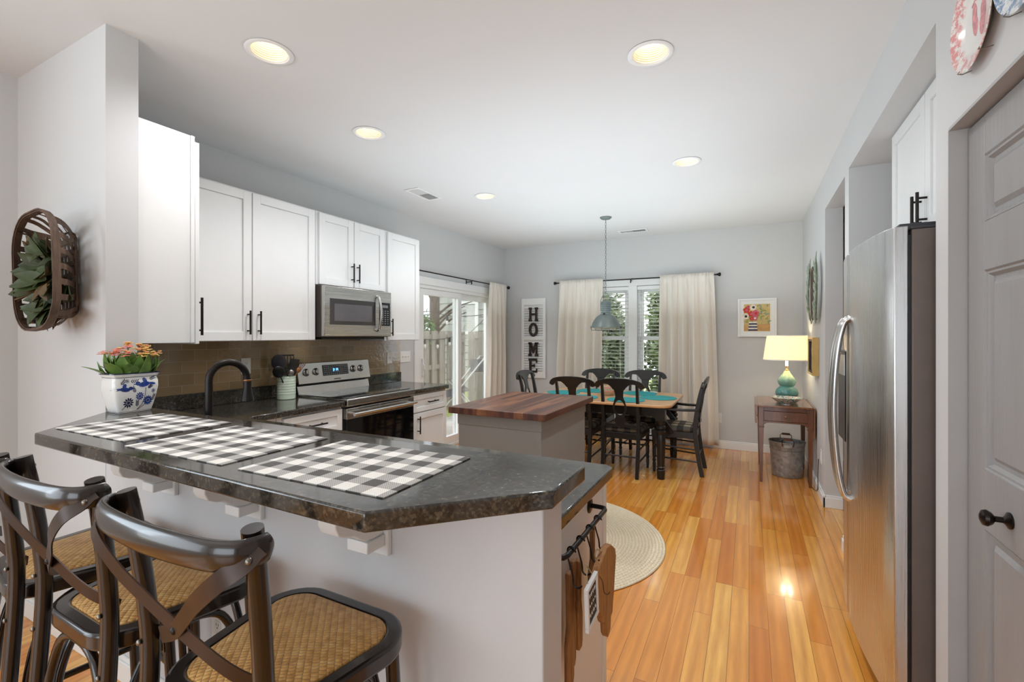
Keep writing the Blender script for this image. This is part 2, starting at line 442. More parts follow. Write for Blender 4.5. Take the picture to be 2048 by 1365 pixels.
m_bark = wood('tree_bark', ['#3b3029','#55463b','#6d5b4c'], .9, 0, 'Z', 6)
m_treeleaf = simple('tree_leaf', '#4d7a38', .55, var=.35, sc=5)
m_hedge = simple('hedge_leaf', '#626d4b', .6, var=.35, sc=3)
m_spruce = simple('spruce_leaf', '#687650', .6, var=.35, sc=3)
m_gold = simple('gold_frame', '#c9a766', .35, .6, var=.1)
m_mirror = simple('brown_print', '#8d7258', .25, var=.4, sc=9)
m_paper = simple('white_mat_board', '#f1f0ed', .6, var=.01)
m_verdi = simple('verdigris_metal', '#a3b09b', .55, .2, var=.3, sc=30)
m_rustw = simple('brown_wire', '#6a5a52', .5, .6)
m_rust_letter = None
def t_letter():
    t = NT('weathered_tin_letter'); w = t.n('ShaderNodeTexWave', wave_type='BANDS', bands_direction='X'); t.l(t.co(), w.inputs['Vector']); w.inputs['Scale'].default_value = 55
    n = t.noise(t.co(), 40, 5, .7); c = t.ramp(n, [(.35,'#2d2320'),(.55,'#4a3b35'),(.72,'#8f857d')]); t.bump(w.outputs['Fac'], .8, .004)
    return t.set(c, .6, .3)
m_letter = t_letter()
def t_rug():
    t = NT('braided_jute_rug'); x = t.xyz(); r = t.math('SQRT', t.math('ADD', t.math('MULTIPLY', x[0], x[0]), t.math('MULTIPLY', x[1], x[1])))
    ang = t.math('ARCTAN2', x[1], x[0])
    rr = t.math('MULTIPLY', r, 46.0); fr = t.math('FRACT', rr)
    a = t.math('ABSOLUTE', t.math('SINE', t.math('MULTIPLY', fr, PI)))
    br = t.math('ABSOLUTE', t.math('SINE', t.math('ADD', t.math('MULTIPLY', t.math('MULTIPLY', ang, r), 130.0), t.math('MULTIPLY', fr, 3.0))))
    h = t.math('ADD', a, t.math('MULTIPLY', br, .5)); n = t.noise(t.co(), 120, 3)
    c = t.ramp(n, [(.3,'#decaa4'),(.7,'#f6ead2')]); c = t.mix(t.ramp(h, [(.1,(.7,.7,.7)),(.7,(0,0,0))]), c, '#b99c6c')
    t.bump(h, .8, .006); return t.set(c, .95)
m_rug = t_rug()
def t_shade():
    t = NT('white_linen_shade'); t.set('#f6f0e2', .8)
    tr = t.n('ShaderNodeBsdfTranslucent'); tr.inputs[0].default_value = lin('#fff7ea')
    mx = t.n('ShaderNodeMixShader'); mx.inputs[0].default_value = .55; t.l(t.p.outputs[0], mx.inputs[1]); t.l(tr.outputs[0], mx.inputs[2]); t.l(mx.outputs[0], t.out.inputs[0])
    return t.mat
m_shade = t_shade()
def t_gourd():
    t = NT('teal_ombre_glaze'); z = t.xyz()[2]; n = t.noise(t.co(), 14, 4)
    f = t.math('ADD', t.math('MULTIPLY', z, 2.6), t.math('MULTIPLY', t.math('SUBTRACT', n, .5), .25))
    c = t.ramp(f, [(.0,'#47807c'),(.35,'#5a9489'),(.55,'#86ab93'),(.72,'#bac79a'),(.86,'#e0dcb4')]); return t.set(c, .12, coat=.6)
m_gourd = t_gourd()
def t_glass():
    t = NT('window_glass'); g = t.n('ShaderNodeBsdfTransparent'); gl = t.n('ShaderNodeBsdfGlossy'); gl.inputs['Roughness'].default_value = .02
    fr = t.n('ShaderNodeFresnel'); fr.inputs[0].default_value = 1.45; mx = t.n('ShaderNodeMixShader')
    t.l(t.math('MULTIPLY', fr.outputs[0], .6), mx.inputs[0]); t.l(g.outputs[0], mx.inputs[1]); t.l(gl.outputs[0], mx.inputs[2]); t.l(mx.outputs[0], t.out.inputs[0]); return t.mat
m_glass = t_glass()
def emis(name, col, s):
    t = NT(name); return t.set(col, .5, emit=col, estr=s)
m_bulb = emis('lit_bulb', '#ffe9c4', 5)
m_lampbulb = emis('lit_table_lamp_bulb', '#ffdca0', 6)
m_led = emis('blue_clock_digits', '#58a8ff', 3)
m_baffle = simple('white_ribbed_baffle', '#f3ead9', .5, var=.02)
def t_pinkplate(name, rim, ctr):
    t = NT(name); x = t.xyz(); r = t.math('SQRT', t.math('ADD', t.math('MULTIPLY', x[1], x[1]), t.math('MULTIPLY', x[2], x[2])))
    n = t.noise(t.co(), 55, 4, .7)
    m = t.math('MULTIPLY', t.ramp(r, [(.62*.135/1.0,(0,0,0)),(.70*.135,(1,1,1))]), t.ramp(n, [(.44,(0,0,0)),(.56,(1,1,1))]))
    c = t.mix(m, ctr, rim); return t.set(c, .12, coat=.5)
# ================================================================== SETTING
XL, XR, YB, HC, TOP = -3.33, .55, 6.25, 2.71, 2.97
DL = [(-1.98,1.395),(-.41,2.215),(-2.2,2.25),(-.42,3.72),(-2.22,3.775)]      # recessed downlights
def wall_with_holes(mb, fixed, t, a0, a1, z0, z1, holes, axis):
    """wall along `axis` ('X' or 'Y') with rectangular openings (a0,a1,z0,z1)"""
    cs = sorted({a0, a1, *[h[0] for h in holes], *[h[1] for h in holes]})
    for p, q in zip(cs, cs[1:]):
        hs = sorted([h for h in holes if h[0] <= p+1e-6 and h[1] >= q-1e-6], key=lambda h: h[2]); z = z0
        for h in hs + [(0,0,z1,z1)]:
            if h[2] > z + 1e-6:
                if axis == 'X': mb.box(p, q, min(fixed,fixed+t), max(fixed,fixed+t), z, h[2])
                else: mb.box(min(fixed,fixed+t), max(fixed,fixed+t), p, q, z, h[2])
            z = h[3]
    return mb
struct('floor', MB().box(XL-.12, 3.2, -4.6, YB+.15, -.12, 0), m_floor)
struct('wall_left', wall_with_holes(MB(), XL, -.12, -4.6, YB+.15, 0, TOP, [(4.17,5.9,.0,1.99),(-3.4,-1.0,.5,2.3)], 'Y'), m_wall)
WIN = [(-2.12,-1.435),(-1.33,-.645)]
struct('wall_back', wall_with_holes(MB(), YB, .15, XL, 3.2, 0, TOP, [(a,b,.56,2.06) for a,b in WIN], 'X'), m_wall)
struct('wall_rear', wall_with_holes(MB(), -4.6, .12, XL, 3.2, 0, TOP, [(-2.6,1.2,.5,2.4)], 'X'), m_wall)
struct('wall_living_right', MB().box(3.1, 3.2, -4.48, .45, 0, TOP), m_wall)
struct('wall_right', MB().box(XR, .67, 4.5, YB, 0, TOP).box(XR, .67, 3.63, 4.5, 2.42, TOP).box(XR, 1.42, 3.5, 3.63, 0, TOP)
       .box(XR, 1.42, 2.0, 3.5, 2.43, TOP).box(1.42, 1.5, 1.9, 3.63, 0, TOP), m_wall)
struct('wall_pantry', MB().box(XR, .67, 1.89, 2.0, 0, TOP).box(.67, 1.42, 1.97, 2.0, 0, TOP).box(XR, .67, .62, 1.89, 2.03, TOP).box(XR, .67, .45, .62, 0, TOP).box(.67, 3.2, .45, .55, 0, TOP)
       .box(1.42, 1.5, .55, 1.9, 0, TOP), m_wall)
struct('wall_hall', MB().box(2.4, 2.5, 3.5, YB, 0, TOP).box(1.5, 2.4, 3.5, 3.63, 0, TOP), m_wall)
struct('wall_stub', MB().box(XL, -2.412, .952, 1.07, 0, TOP), m_wall)
struct('wall_knee', MB().box(-2.412, -.41, .952, 1.07, 0, 1.033), m_knee, bev=.004)
# ceiling with round cut-outs for the downlights
def ceiling():
    mb = MB(); r = .098; n = 32; q = .14
    X0, X1, Y0, Y1 = XL-.12, 3.2, -4.6, YB+.15
    bands = [[DL[0]], [DL[1], DL[2]], [DL[3], DL[4]]]; y = Y0
    def quad(a, b, c, d): mb.add([(a,c,HC),(b,c,HC),(b,d,HC),(a,d,HC)], [(3,2,1,0)])
    for bd in bands:
        ya = min(l[1] for l in bd)-q; yb = max(l[1] for l in bd)+q
        quad(X0, X1, y, ya); x = X0
        for (cx, cy) in sorted(bd):
            quad(x, cx-q, ya, yb)
            cor = [math.atan2(v-cy, u-cx) % (2*PI) for u, v in ((cx-q,ya),(cx+q,ya),(cx+q,yb),(cx-q,yb))]
            an = sorted({round(2*PI*i/n, 6) for i in range(n)} | {round(a, 6) for a in cor}); P = []
            for a in an:
                c, s = math.cos(a), math.sin(a); k = 1e9
                if abs(c) > 1e-9: k = min(k, q/abs(c))
                if abs(s) > 1e-9: k = min(k, ((yb-cy) if s > 0 else (cy-ya))/abs(s))
                P.append(((cx+r*c, cy+r*s, HC), (cx+k*c, cy+k*s, HC)))
            for i in range(len(P)):
                a, b = P[i], P[(i+1) % len(P)]; mb.add([a[0], a[1], b[1], b[0]], [(3,2,1,0)])
            x = cx+q
        quad(x, X1, ya, yb); y = yb
    quad(X0, X1, y, Y1); mb.box(X0, X1, Y0, Y1, TOP, TOP+.05)  # last box: unseen slab added above the ceiling to block outside light
    return mb
struct('ceiling', ceiling(), m_ceil, smooth=0, recalc=False)
# skirting boards
def skirting(mb, x0, x1, y0, y1, side):
    """rectangle footprint of a skirting board with a small stepped top"""
    mb.box(x0, x1, y0, y1, 0, .082)
    e = .006
    mb.box(x0 + (e if side=='-X' else 0), x1 - (e if side=='+X' else 0), y0 + (e if side=='-Y' else 0), y1 - (e if side=='+Y' else 0), .082, .1)
    return mb
struct('baseboard_back', skirting(MB(), XL+.016, XR-.016, YB-.016, YB, '-Y'), m_trim, bev=.003)
mb = MB(); skirting(mb, XR-.016, XR, 4.484, YB, '-X'); skirting(mb, XR-.016, .67, 4.484, 4.5, '-Y')
struct('baseboard_right', mb, m_trim, bev=.003)
mb = MB(); skirting(mb, XR-.016, XR, 3.49, 3.646, '-X')
struct('baseboard_pier', mb, m_trim, bev=.003)
mb = MB(); skirting(mb, XL, XL+.016, 5.96, YB-.016, '+X'); skirting(mb, XL, XL+.016, -4.4, .936, '+X')
struct('baseboard_left', mb, m_trim, bev=.003)
struct('baseboard_stub', skirting(MB(), XL+.016, -.41, .936, .952, '-Y'), m_trim, bev=.003)

# ---- patio sliding door in the left wall
def sliding_door():
    rt = bpy.data.objects.new('door_1', None); COL.objects.link(rt); rt.location = (XL, 5.03, 0); rt['kind'] = 'structure'
    rt['label'] = 'white sliding glass patio door in the left wall'
    c = MB()   # casing on the room side
    c.box(XL, XL+.018, 4.09, 4.18, 0, 2.06).box(XL, XL+.018, 5.89, 5.98, 0, 2.06).box(XL, XL+.022, 4.09, 5.98, 1.98, 2.07)
    build('door_casing', c, m_trim, rt, bev=.004)
    f = MB().box(XL-.12, XL+.004, 4.172, 4.205, 0, 1.985).box(XL-.12, XL+.004, 5.865, 5.898, 0, 1.985).box(XL-.12, XL+.004, 4.205, 5.865, 1.94, 1.985).box(XL-.12, XL+.004, 4.205, 5.865, 0.0, .035)
    build('door_frame', f, m_trim, rt, bev=.003)
    for (a, b, x) in ((4.21, 5.07, XL-.03), (4.99, 5.86, XL-.075)):
        s = MB().box(x-.02, x+.02, a, a+.075, .035, 1.94).box(x-.02, x+.02, b-.075, b, .035, 1.94).box(x-.02, x+.02, a+.075, b-.075, 1.865, 1.94).box(x-.02, x+.02, a+.075, b-.075, .035, .13)
        p = build('sash', s, m_trim, rt, bev=.004)
        build('pane', MB().box(x-.004, x+.004, a+.07, b-.07, .125, 1.87), m_glass, p)
        if a < 4.5: build('door_handle', MB().box(x+.02, x+.045, a+.028, a+.05, .93, 1.13).box(x+.02, x+.06, a+.03, a+.048, 1.0, 1.06), m_plastic, p, bev=.004)
sliding_door()
# ---- dining window: two sashes side by side with blinds
def window(i, a, b):
    rt = bpy.data.objects.new('window_%d' % i, None); COL.objects.link(rt); rt.location = ((a+b)/2, YB, .56); rt['kind'] = 'structure'
    y = YB+.07; z0, z1, zm = .56, 2.06, 1.345
    f = MB().box(a, a+.035, y-.03, y+.06, z0, z1).box(b-.035, b, y-.03, y+.06, z0, z1).box(a+.035, b-.035, y-.03, y+.06, z1-.04, z1).box(a+.035, b-.035, y-.03, y+.06, z0, z0+.04)
    build('window_frame', f, m_trim, rt, bev=.003)
    for (p, q, yy) in ((zm-.01, z1-.04, y+.035), (z0+.04, zm+.035, y)):
        s = MB().box(a+.036, a+.075, yy-.015, yy+.015, p, q).box(b-.075, b-.036, yy-.015, yy+.015, p, q).box(a+.075, b-.075, yy-.015, yy+.015, q-.045, q).box(a+.075, b-.075, yy-.015, yy+.015, p, p+.045)
        k = build('sash', s, m_trim, rt, bev=.003)
        build('pane', MB().box(a+.07, b-.07, yy-.003, yy+.003, p+.04, q-.04), m_glass, k)
window(1, *WIN[0]); window(2, *WIN[1])
tr = MB().box(-2.2,-2.115,YB-.018,YB,.5,2.15).box(-1.44,-1.325,YB-.018,YB,.56,2.06).box(-.65,-.565,YB-.018,YB,.5,2.15).box(-2.115,-.65,YB-.02,YB,2.055,2.15).box(-2.24,-.525,YB-.05,YB,.535,.562).box(-2.2,-.565,YB-.016,YB,.45,.535)
struct('trim_1', tr, m_trim, bev=.004, label='white casing and sill around the dining window')
struct('trim_2', MB().box(XR-.001,.672,.6,.622,0,2.03).box(XR-.001,.672,1.888,1.893,0,2.03).box(XR-.001,.672,.622,1.888,2.026,2.035), m_jamb, label='grey jamb of the pantry doorway')
for (a, b), lab in zip(WIN, ('white slatted blind in the left half of the dining window', 'white slatted blind in the right half of the dining window')):
    bl = thing('window_blind', lab, 'blind', ((a+b)/2, YB+.02, 2.05), group='white window blinds')
    y = YB+.018
    build('headrail', MB().box(a+.006, b-.006, y-.026, y+.02, 2.0, 2.05), m_trim, bl, bev=.004)
    s = MB(); z = .62
    while z < 1.985: s.cbox(((a+b)/2, y, z), (b-a-.02, .046, .0028), (R(-7),0,0)); z += .0475
    build('slats', s, m_trim, bl, smooth=0)
    build('bottom_rail', MB().box(a+.01, b-.01, y-.022, y+.022, .575, .597), m_trim, bl, bev=.004)
    c = MB()
    for q in (.18, .5, .82):
        x = a+(b-a)*q; c.box(x-.0012, x+.0012, y-.025, y-.023, .59, 2.0).box(x-.0012, x+.0012, y+.023, y+.025, .59, 2.0)
    build('lift_cord', c, m_trim, bl, smooth=0)
# ---- pantry bifold door
def bifold():
    rt = bpy.data.objects.new('door_2', None); COL.objects.link(rt); rt.location = (.592, 1.25, 0); rt['kind'] = 'structure'
    rt['label'] = 'grey panelled bifold pantry door with dark round knob'
    xf = .592
    for a, b in ((1.262, 1.884), (.626, 1.254)):
        ps = [(.17,.846),(1.018,1.578),(1.717,1.905)]; y0, y1 = a+.115, b-.112
        mb = MB()
        zs = [.012] + [q for p in ps for q in p] + [2.018]
        mb.box(xf, xf+.034, a, y0, .012, 2.018).box(xf, xf+.034, y1, b, .012, 2.018)
        for i in range(0, len(zs), 2): mb.box(xf, xf+.034, y0, y1, zs[i], zs[i+1])
        leaf = build('door_leaf', mb, m_door, rt, bev=.002)
        for z0, z1 in ps:
            m2 = MB()
            def loop(d, x): return [(x,y0+d,z0+d),(x,y1-d,z0+d),(x,y1-d,z1-d),(x,y0+d,z1-d)]
            lv = [loop(0,xf), loop(.004,xf+.004), loop(.010,xf+.004), loop(.018,xf+.014), loop(.03,xf+.014), loop(.042,xf+.006)]
            vs = [p for L in lv for p in L]; fs = []
            for k in range(len(lv)-1):
                for c in range(4): d = (c+1) % 4; fs.append((k*4+c, k*4+d, k*4+4+d, k*4+4+c))
            e = (len(lv)-1)*4; fs.append((e,e+1,e+2,e+3))
            bk = [(xf+.03,y0,z0),(xf+.03,y1,z0),(xf+.03,y1,z1),(xf+.03,y0,z1)]; q = len(vs); vs += bk
            fs.append((q+3,q+2,q+1,q)); fs += [(c,(c+1)%4,q+(c+1)%4,q+c) for c in range(4)]
            m2.add(vs, fs); build('door_panel', m2, m_door, leaf, smooth=0)
        if a > 1: build('door_knob', MB().lathe([(.0,.0),(.021,.0),(.021,-.004),(.012,-.009),(.0075,-.014),(.0075,-.03),(.016,-.036),(.021,-.045),(.019,-.053),(.009,-.058),(0,-.059)], (xf,1.625,.922), 24, 'X'), m_knob, leaf)
bifold()

# ================================================================== CABINETRY
def panel_face(mb, pl, f, a0, a1, z0, z1, t=.02, rail=.058, out=1):
    """shaker front: frame and recessed panel. pl 'X': face in plane X=f looking along out; 'Y' likewise"""
    def bx(a, b, c, d, p, q):
        lo, hi = min(p,q), max(p,q)
        if pl == 'X': mb.box(lo, hi, a, b, c, d)
        else: mb.box(a, b, lo, hi, c, d)
    bx(a0, a0+rail, z0, z1, f, f-out*t); bx(a1-rail, a1, z0, z1, f, f-out*t)
    bx(a0+rail, a1-rail, z0, z0+rail, f, f-out*t); bx(a0+rail, a1-rail, z1-rail, z1, f, f-out*t)
    bx(a0+rail, a1-rail, z0+rail, z1-rail, f-out*.010, f-out*t)
    return mb
def bar_pull(parent, c, L, axis, outdir):
    """black bar pull: bar + two posts; c on the door face"""
    o = Vector(outdir); ax = Vector({'X':(1,0,0),'Y':(0,1,0),'Z':(0,0,1)}[axis]); c = Vector(c); mb = MB(); p = c + o*.032
    mb.tube([p-ax*L/2, p+ax*L/2], .0062, 12, (.3,.5,.8))
    for s in (-1, 1): mb.tube([c+ax*s*(L/2-.025), p+ax*s*(L/2-.025)], .0048, 10, (.3,.5,.8))
    return build('handle', mb, m_iron, parent)
def upper(label, y0, y1, z0, z1, doors, xf=-3.0):
    """wall cabinet on the left wall; doors: list of (y0,y1,handle y)"""
    t = thing('wall_cabinet', label, 'cabinet', ((XL+xf)/2, (y0+y1)/2, z0), group='white wall cabinets')
    build('cabinet_body', MB().box(XL+.002, xf-.021, y0, y1, z0, z1), m_white, t, bev=.0015)
    for a, b, hy in doors:
        d = build('door', panel_face(MB(), 'X', xf, a, b, z0+.004, z1-.012), m_white, t, bev=.002)
        if hy: bar_pull(d, (xf, hy, z0+.125), .16, 'Z', (1,0,0))
    return t
upper('white two-door wall cabinet on the left wall, between corner unit and microwave', 1.36, 2.517, 1.355, 2.375, [(1.46,1.985,1.955),(1.992,2.50,2.03)])
upper('short white two-door wall cabinet above the microwave', 2.521, 3.285, 1.795, 2.375, [(2.54,2.895,2.868),(2.902,3.268,2.93)])
upper('narrow white wall cabinet right of the microwave, beside patio door', 3.289, 3.79, 1.345, 2.375, [(3.315,3.775,3.345)])
t = thing('wall_cabinet', 'white corner wall cabinet whose tall blank side faces the room', 'cabinet', (-2.87, 1.2, 1.358), group='white wall cabinets')
build('cabinet_body', MB().box(XL+.002, -2.424, 1.072, 1.29, 1.358, 2.37).box(XL+.002, -2.418, 1.2905, 1.308, 1.358, 2.37), m_white, t, bev=.0015)
d = build('door', panel_face(MB(), 'Y', 1.33, -2.95, -2.42, 1.352, 2.345, out=1), m_white, t, bev=.002)
bar_pull(d, (-2.455, 1.33, 1.49), .19, 'Z', (0,1,0))
def base(label, y0, y1, fronts, xf=-2.69, end=None):
    t = thing('base_cabinet', label, 'cabinet', (-3.0, (y0+y1)/2, 0), group='white base cabinets')
    build('cabinet_body', MB().box(XL+.002, xf-.021, y0, y1, .1, .863).box(XL+.002, xf-.09, y0+.002, y1-.002, 0, .1), m_white, t, bev=.0015)
    for nm, a, b, z0, z1, h in fronts:
        d = build(nm, panel_face(MB(), 'X', xf, a, b, z0, z1, rail=.045 if nm == 'drawer' else .055), m_white, t, bev=.002)
        if h: bar_pull(d, (xf, h[0], h[1]), h[2], h[3], (1,0,0))
base('white base cabinet with top drawer, left of the stove', 1.96, 2.492, [('drawer',2.0,2.483,.69,.848,(2.245,.772,.15,'Y')),('door',2.0,2.483,.12,.678,(2.45,.6,.15,'Z'))])
base('white base cabinet with drawer and door, right of the stove', 3.29, 3.822, [('drawer',3.3,3.81,.69,.848,(3.565,.772,.15,'Y')),('door',3.3,3.81,.12,.678,(3.36,.575,.16,'Z'))])
t = thing('base_cabinet', 'white sink base cabinet under the lower peninsula counter', 'cabinet', (-1.9, 1.4, 0), group='white base cabinets')
cb = MB().box(-3.328,-.486,1.072,1.695,.1,.863).box(-3.32,-.49,1.072,1.62,0,.1).box(XL+.002,-2.711,1.695,1.955,.1,.863)
build('cabinet_body', cb, m_white, t, bev=.0015)
for i, (a, b) in enumerate(((-2.6,-2.12),(-2.11,-1.63),(-1.62,-1.1),(-1.09,-.52))):
    d = build('door', panel_face(MB(), 'Y', 1.716, a, b, .12, .848, out=1), m_white, t, bev=.002)
    bar_pull(d, (b-.04 if i % 2 == 0 else a+.04, 1.716, .72), .16, 'Z', (0,1,0))
build('end_panel', MB().box(-.486,-.478,1.072,1.7,.0,.863).box(-.486,-.474,1.66,1.7,0,.863), m_white, t, bev=.002)
# worktops
w1 = [(-3.31,1.072),(-.45,1.072),(-.45,1.70),(-.475,1.725),(-2.63,1.725),(-2.67,1.765),(-2.67,2.493),(-3.31,2.493)]
ct = thing('worktop', 'dark granite lower worktop running round the sink corner', 'worktop', (-2.2,1.5,.865))
build('slab', MB().prism(w1, .865, .905), m_granite, ct, bev=.006, seg=3)
build('upstand', MB().box(-3.328,-3.308,1.072,2.493,.905,1.004), m_granite, ct, bev=.003)
ct = thing('worktop', 'short dark granite worktop between stove and patio door', 'worktop', (-2.98,3.56,.865))
build('slab', MB().prism([(-3.31,3.287),(-2.665,3.287),(-2.665,3.82),(-2.69,3.845),(-3.31,3.845)], .865, .905), m_granite, ct, bev=.006, seg=3)
build('upstand', MB().box(-3.328,-3.308,3.287,3.86,.905,1.004), m_granite, ct, bev=.003)
bt = thing('breakfast_bar', 'raised dark granite breakfast bar top with angled corners', 'worktop', (-1.4,.87,1.034))
build('slab', MB().prism([(-2.411,.952),(-2.095,.637),(-.622,.624),(-.36,.89),(-.36,1.10),(-2.411,1.10)], 1.034, 1.073), m_granite, bt, bev=.005, seg=3)
struct('trim_3', MB().box(-3.3295,-3.319,1.31,3.852,1.005,1.372), m_tile, label='brown glazed subway tile splashback on the left wall')
def corbel(x, label):
    t = thing('corbel', label, 'corbel', (x, .952, .81), group='white corbels under the bar')
    build('back_plate', MB().box(x-.045,x+.045,.936,.952,.81,1.033), m_trim, t, bev=.003)
    pts = [(.936,1.033),(.762,1.033),(.762,1.006),(.772,.985),(.777,.96),(.776,.937),(.786,.917),(.808,.906),(.832,.901),(.85,.886),(.872,.873),(.9,.868),(.936,.868)]
    build('scroll', MB().prism(pts, x-.03, x+.03, 'YZ'), m_trim, t, bev=.003)
    build('foot_block', MB().box(x-.036,x+.036,.872,.936,.838,.868), m_trim, t, bev=.003)
for x, l in ((-1.905,'white wooden corbel under bar top, farthest left of the three'),(-1.416,'middle white wooden corbel under bar top, behind the rattan stools'),(-.893,'white wooden corbel under the right front corner of bar top')): corbel(x, l)

# ================================================================== APPLIANCES
def stove():
    t = thing('stove', 'stainless electric range with black glass door between white cabinets', 'stove', (-2.98,2.89,0))
    y0, y1, xf = 2.499, 3.281, -2.665
    build('body', MB().box(-3.305, xf-.04, y0, y1, .04, .862).box(-3.28,-2.75,y0+.02,y1-.02,0,.04), m_char, t, bev=.003)
    build('cooktop_frame', MB().box(-3.26, xf+.012, y0, y1, .862, .916), m_steel, t, bev=.006)
    build('cooktop_glass', MB().box(-3.2, xf-.035, y0+.012, y1-.012, .9165, .921), m_glassblk, t, bev=.0015)
    mbk = simple('burner_ring_print','#4a4a4c',.2)
    for x, y, r in ((-2.83,2.7,.095),(-2.83,3.09,.075),(-3.05,2.7,.07),(-3.05,3.09,.1)):
        bn = MB(); bn.ring(ellipse(x,y,r,r,40), ellipse(x,y,r-.003,r-.003,40), .9211, .9214); build('burner_mark', bn, mbk, t)
    d = build('oven_door', MB().box(xf-.039, xf, y0+.004, y1-.004, .765, .845), m_steel, t, bev=.004)
    build('vent_slot', MB().box(xf-.03, xf+.0008, y0+.12, y0+.34, .832, .836).box(xf-.03, xf+.0008, y0+.36, y0+.6, .832, .836), m_slot, d)
    build('oven_window', MB().box(xf-.039, xf-.002, y0+.004, y1-.004, .25, .764), m_glassblk, d, bev=.003)
    h = MB().tube([(xf+.05,y0+.03,.803),(xf+.05,y1-.03,.803)], .0135, 16)
    for y in (y0+.06, y1-.06): h.tube([(xf-.001,y,.803),(xf+.05,y,.803)], .009, 10)
    build('handle', h, m_hsteel, d)
    build('storage_drawer', MB().box(xf-.039, xf, y0+.004, y1-.004, .06, .245), m_steel, t, bev=.004)
    # backguard: lower slab and tilted control panel
    g = build('backguard', MB().prism([(-3.305,.917),(-3.2,.917),(-3.205,.992),(-3.225,1.0),(-3.305,1.0)], y0+.004, y1-.004, 'XZ') if False else
              MB().add([(-3.305,y0+.004,.917),(-3.195,y0+.004,.917),(-3.21,y0+.004,.985),(-3.305,y0+.004,.985),(-3.305,y1-.004,.917),(-3.195,y1-.004,.917),(-3.21,y1-.004,.985),(-3.305,y1-.004,.985)],
                       [(0,1,2,3),(7,6,5,4),(0,4,5,1),(1,5,6,2),(2,6,7,3),(3,7,4,0)]), m_hsteel, t, bev=.004)
    build('rear_gap', MB().box(-3.3,-3.235,y0+.02,y1-.02,.985,1.0), m_slot, g)
    def px(z, o=0): return -3.185 - (z-1.0)*.18 + o       # leaning face
    a, b = 1.0, 1.168
    cp = build('control_panel', MB().add([(-3.305,y0,a),(px(a),y0,a),(px(b),y0,b),(-3.305,y0,b),(-3.305,y1,a),(px(a),y1,a),(px(b),y1,b),(-3.305,y1,b)],
               [(0,1,2,3),(7,6,5,4),(0,4,5,1),(1,5,6,2),(2,6,7,3),(3,7,4,0)]), m_hsteel, t, bev=.004)
    def plate(mb, ya, yb, za, zb, o0, o1): return mb.add([(px(za,o),y,za) if False else (px(z,o),y,z) for o in (o0,o1) for y,z in ((ya,za),(yb,za),(yb,zb),(ya,zb))], [(0,1,2,3),(7,6,5,4),(0,4,5,1),(1,5,6,2),(2,6,7,3),(3,7,4,0)])
    ds = build('display', plate(MB(), 2.742, 3.02, 1.052, 1.142, -.002, .002), m_glassblk, cp)
    k = MB(); random.seed(3)
    for r_ in range(5):
        for c in range(12):
            y = 2.757+c*.022; z = 1.062+r_*.0165
            if 2.845 < y < 2.915 and 1.08 < z < 1.125: continue
            plate(k, y, y+random.uniform(.008,.014), z, z+.0035, .0018, .0024)
    build('key_print', k, simple('pale_key_print','#a9a9ad',.4), ds, smooth=0)
    dg = MB()                         # clock 2:14
    SEG = {'2':'abged','1':'bc','4':'fgbc'}; y = 2.853
    def seg(y, z, s, w=.011, h=.022, q=.0026):
        P = {'a':(0,h-q,w,h),'g':(0,h/2-q/2,w,h/2+q/2),'d':(0,0,w,q),'f':(0,h/2,q,h),'b':(w-q,h/2,w,h),'e':(0,0,q,h/2),'c':(w-q,0,w,h/2)}[s]
        plate(dg, y+P[0], y+P[2], z+P[1], z+P[3], .0018, .0026)
    for ch in '2:14':
        if ch == ':':
            plate(dg, y, y+.003, 1.092, 1.095, .0018, .0026); plate(dg, y, y+.003, 1.101, 1.104, .0018, .0026); y += .008
        else:
            for s in SEG[ch]: seg(y, 1.087, s)
            y += .0165
    build('clock_digits', dg, m_led, ds, smooth=0)
    for y in (2.58, 2.675, 3.08, 3.17):
        kb = MB(); kb.M = Matrix.Translation((px(1.092),y,1.092)) @ Matrix.Rotation(R(-10.2),4,'Y')
        kb.lathe([(0,0),(.029,0),(.029,.005),(.024,.008),(.0225,.026),(.02,.03),(0,.03)], (0,0,0), 24, 'X'); kb.cbox((.032,0,0),(.014,.011,.042))
        k_ = build('knob', kb, m_hsteel, cp)
        rg = MB(); rg.M = kb.M; rg.lathe([(0,.0),(.0315,.0),(.0315,.0035),(0,.0035)], (0,0,0), 24, 'X'); build('knob_collar', rg, m_black, cp)
    tx = bpy.data.curves.new('badge','FONT'); tx.body = 'SAMSUNG'; tx.size = .017; tx.extrude = .0006; tx.align_x = 'CENTER'
    to = bpy.data.objects.new('badge', tx); COL.objects.link(to); dgp = bpy.context.evaluated_depsgraph_get()
    me = bpy.data.meshes.new_from_object(to.evaluated_get(dgp)); bpy.data.objects.remove(to); me.materials.clear(); me.materials.append(simple('badge_grey','#6d6c6a',.4,.4))
    o = link('badge', me, cp); o.location = (px(1.018,.0012)+2.98, 0.0, 1.012); o.rotation_euler = (R(90),0,R(90))
stove()
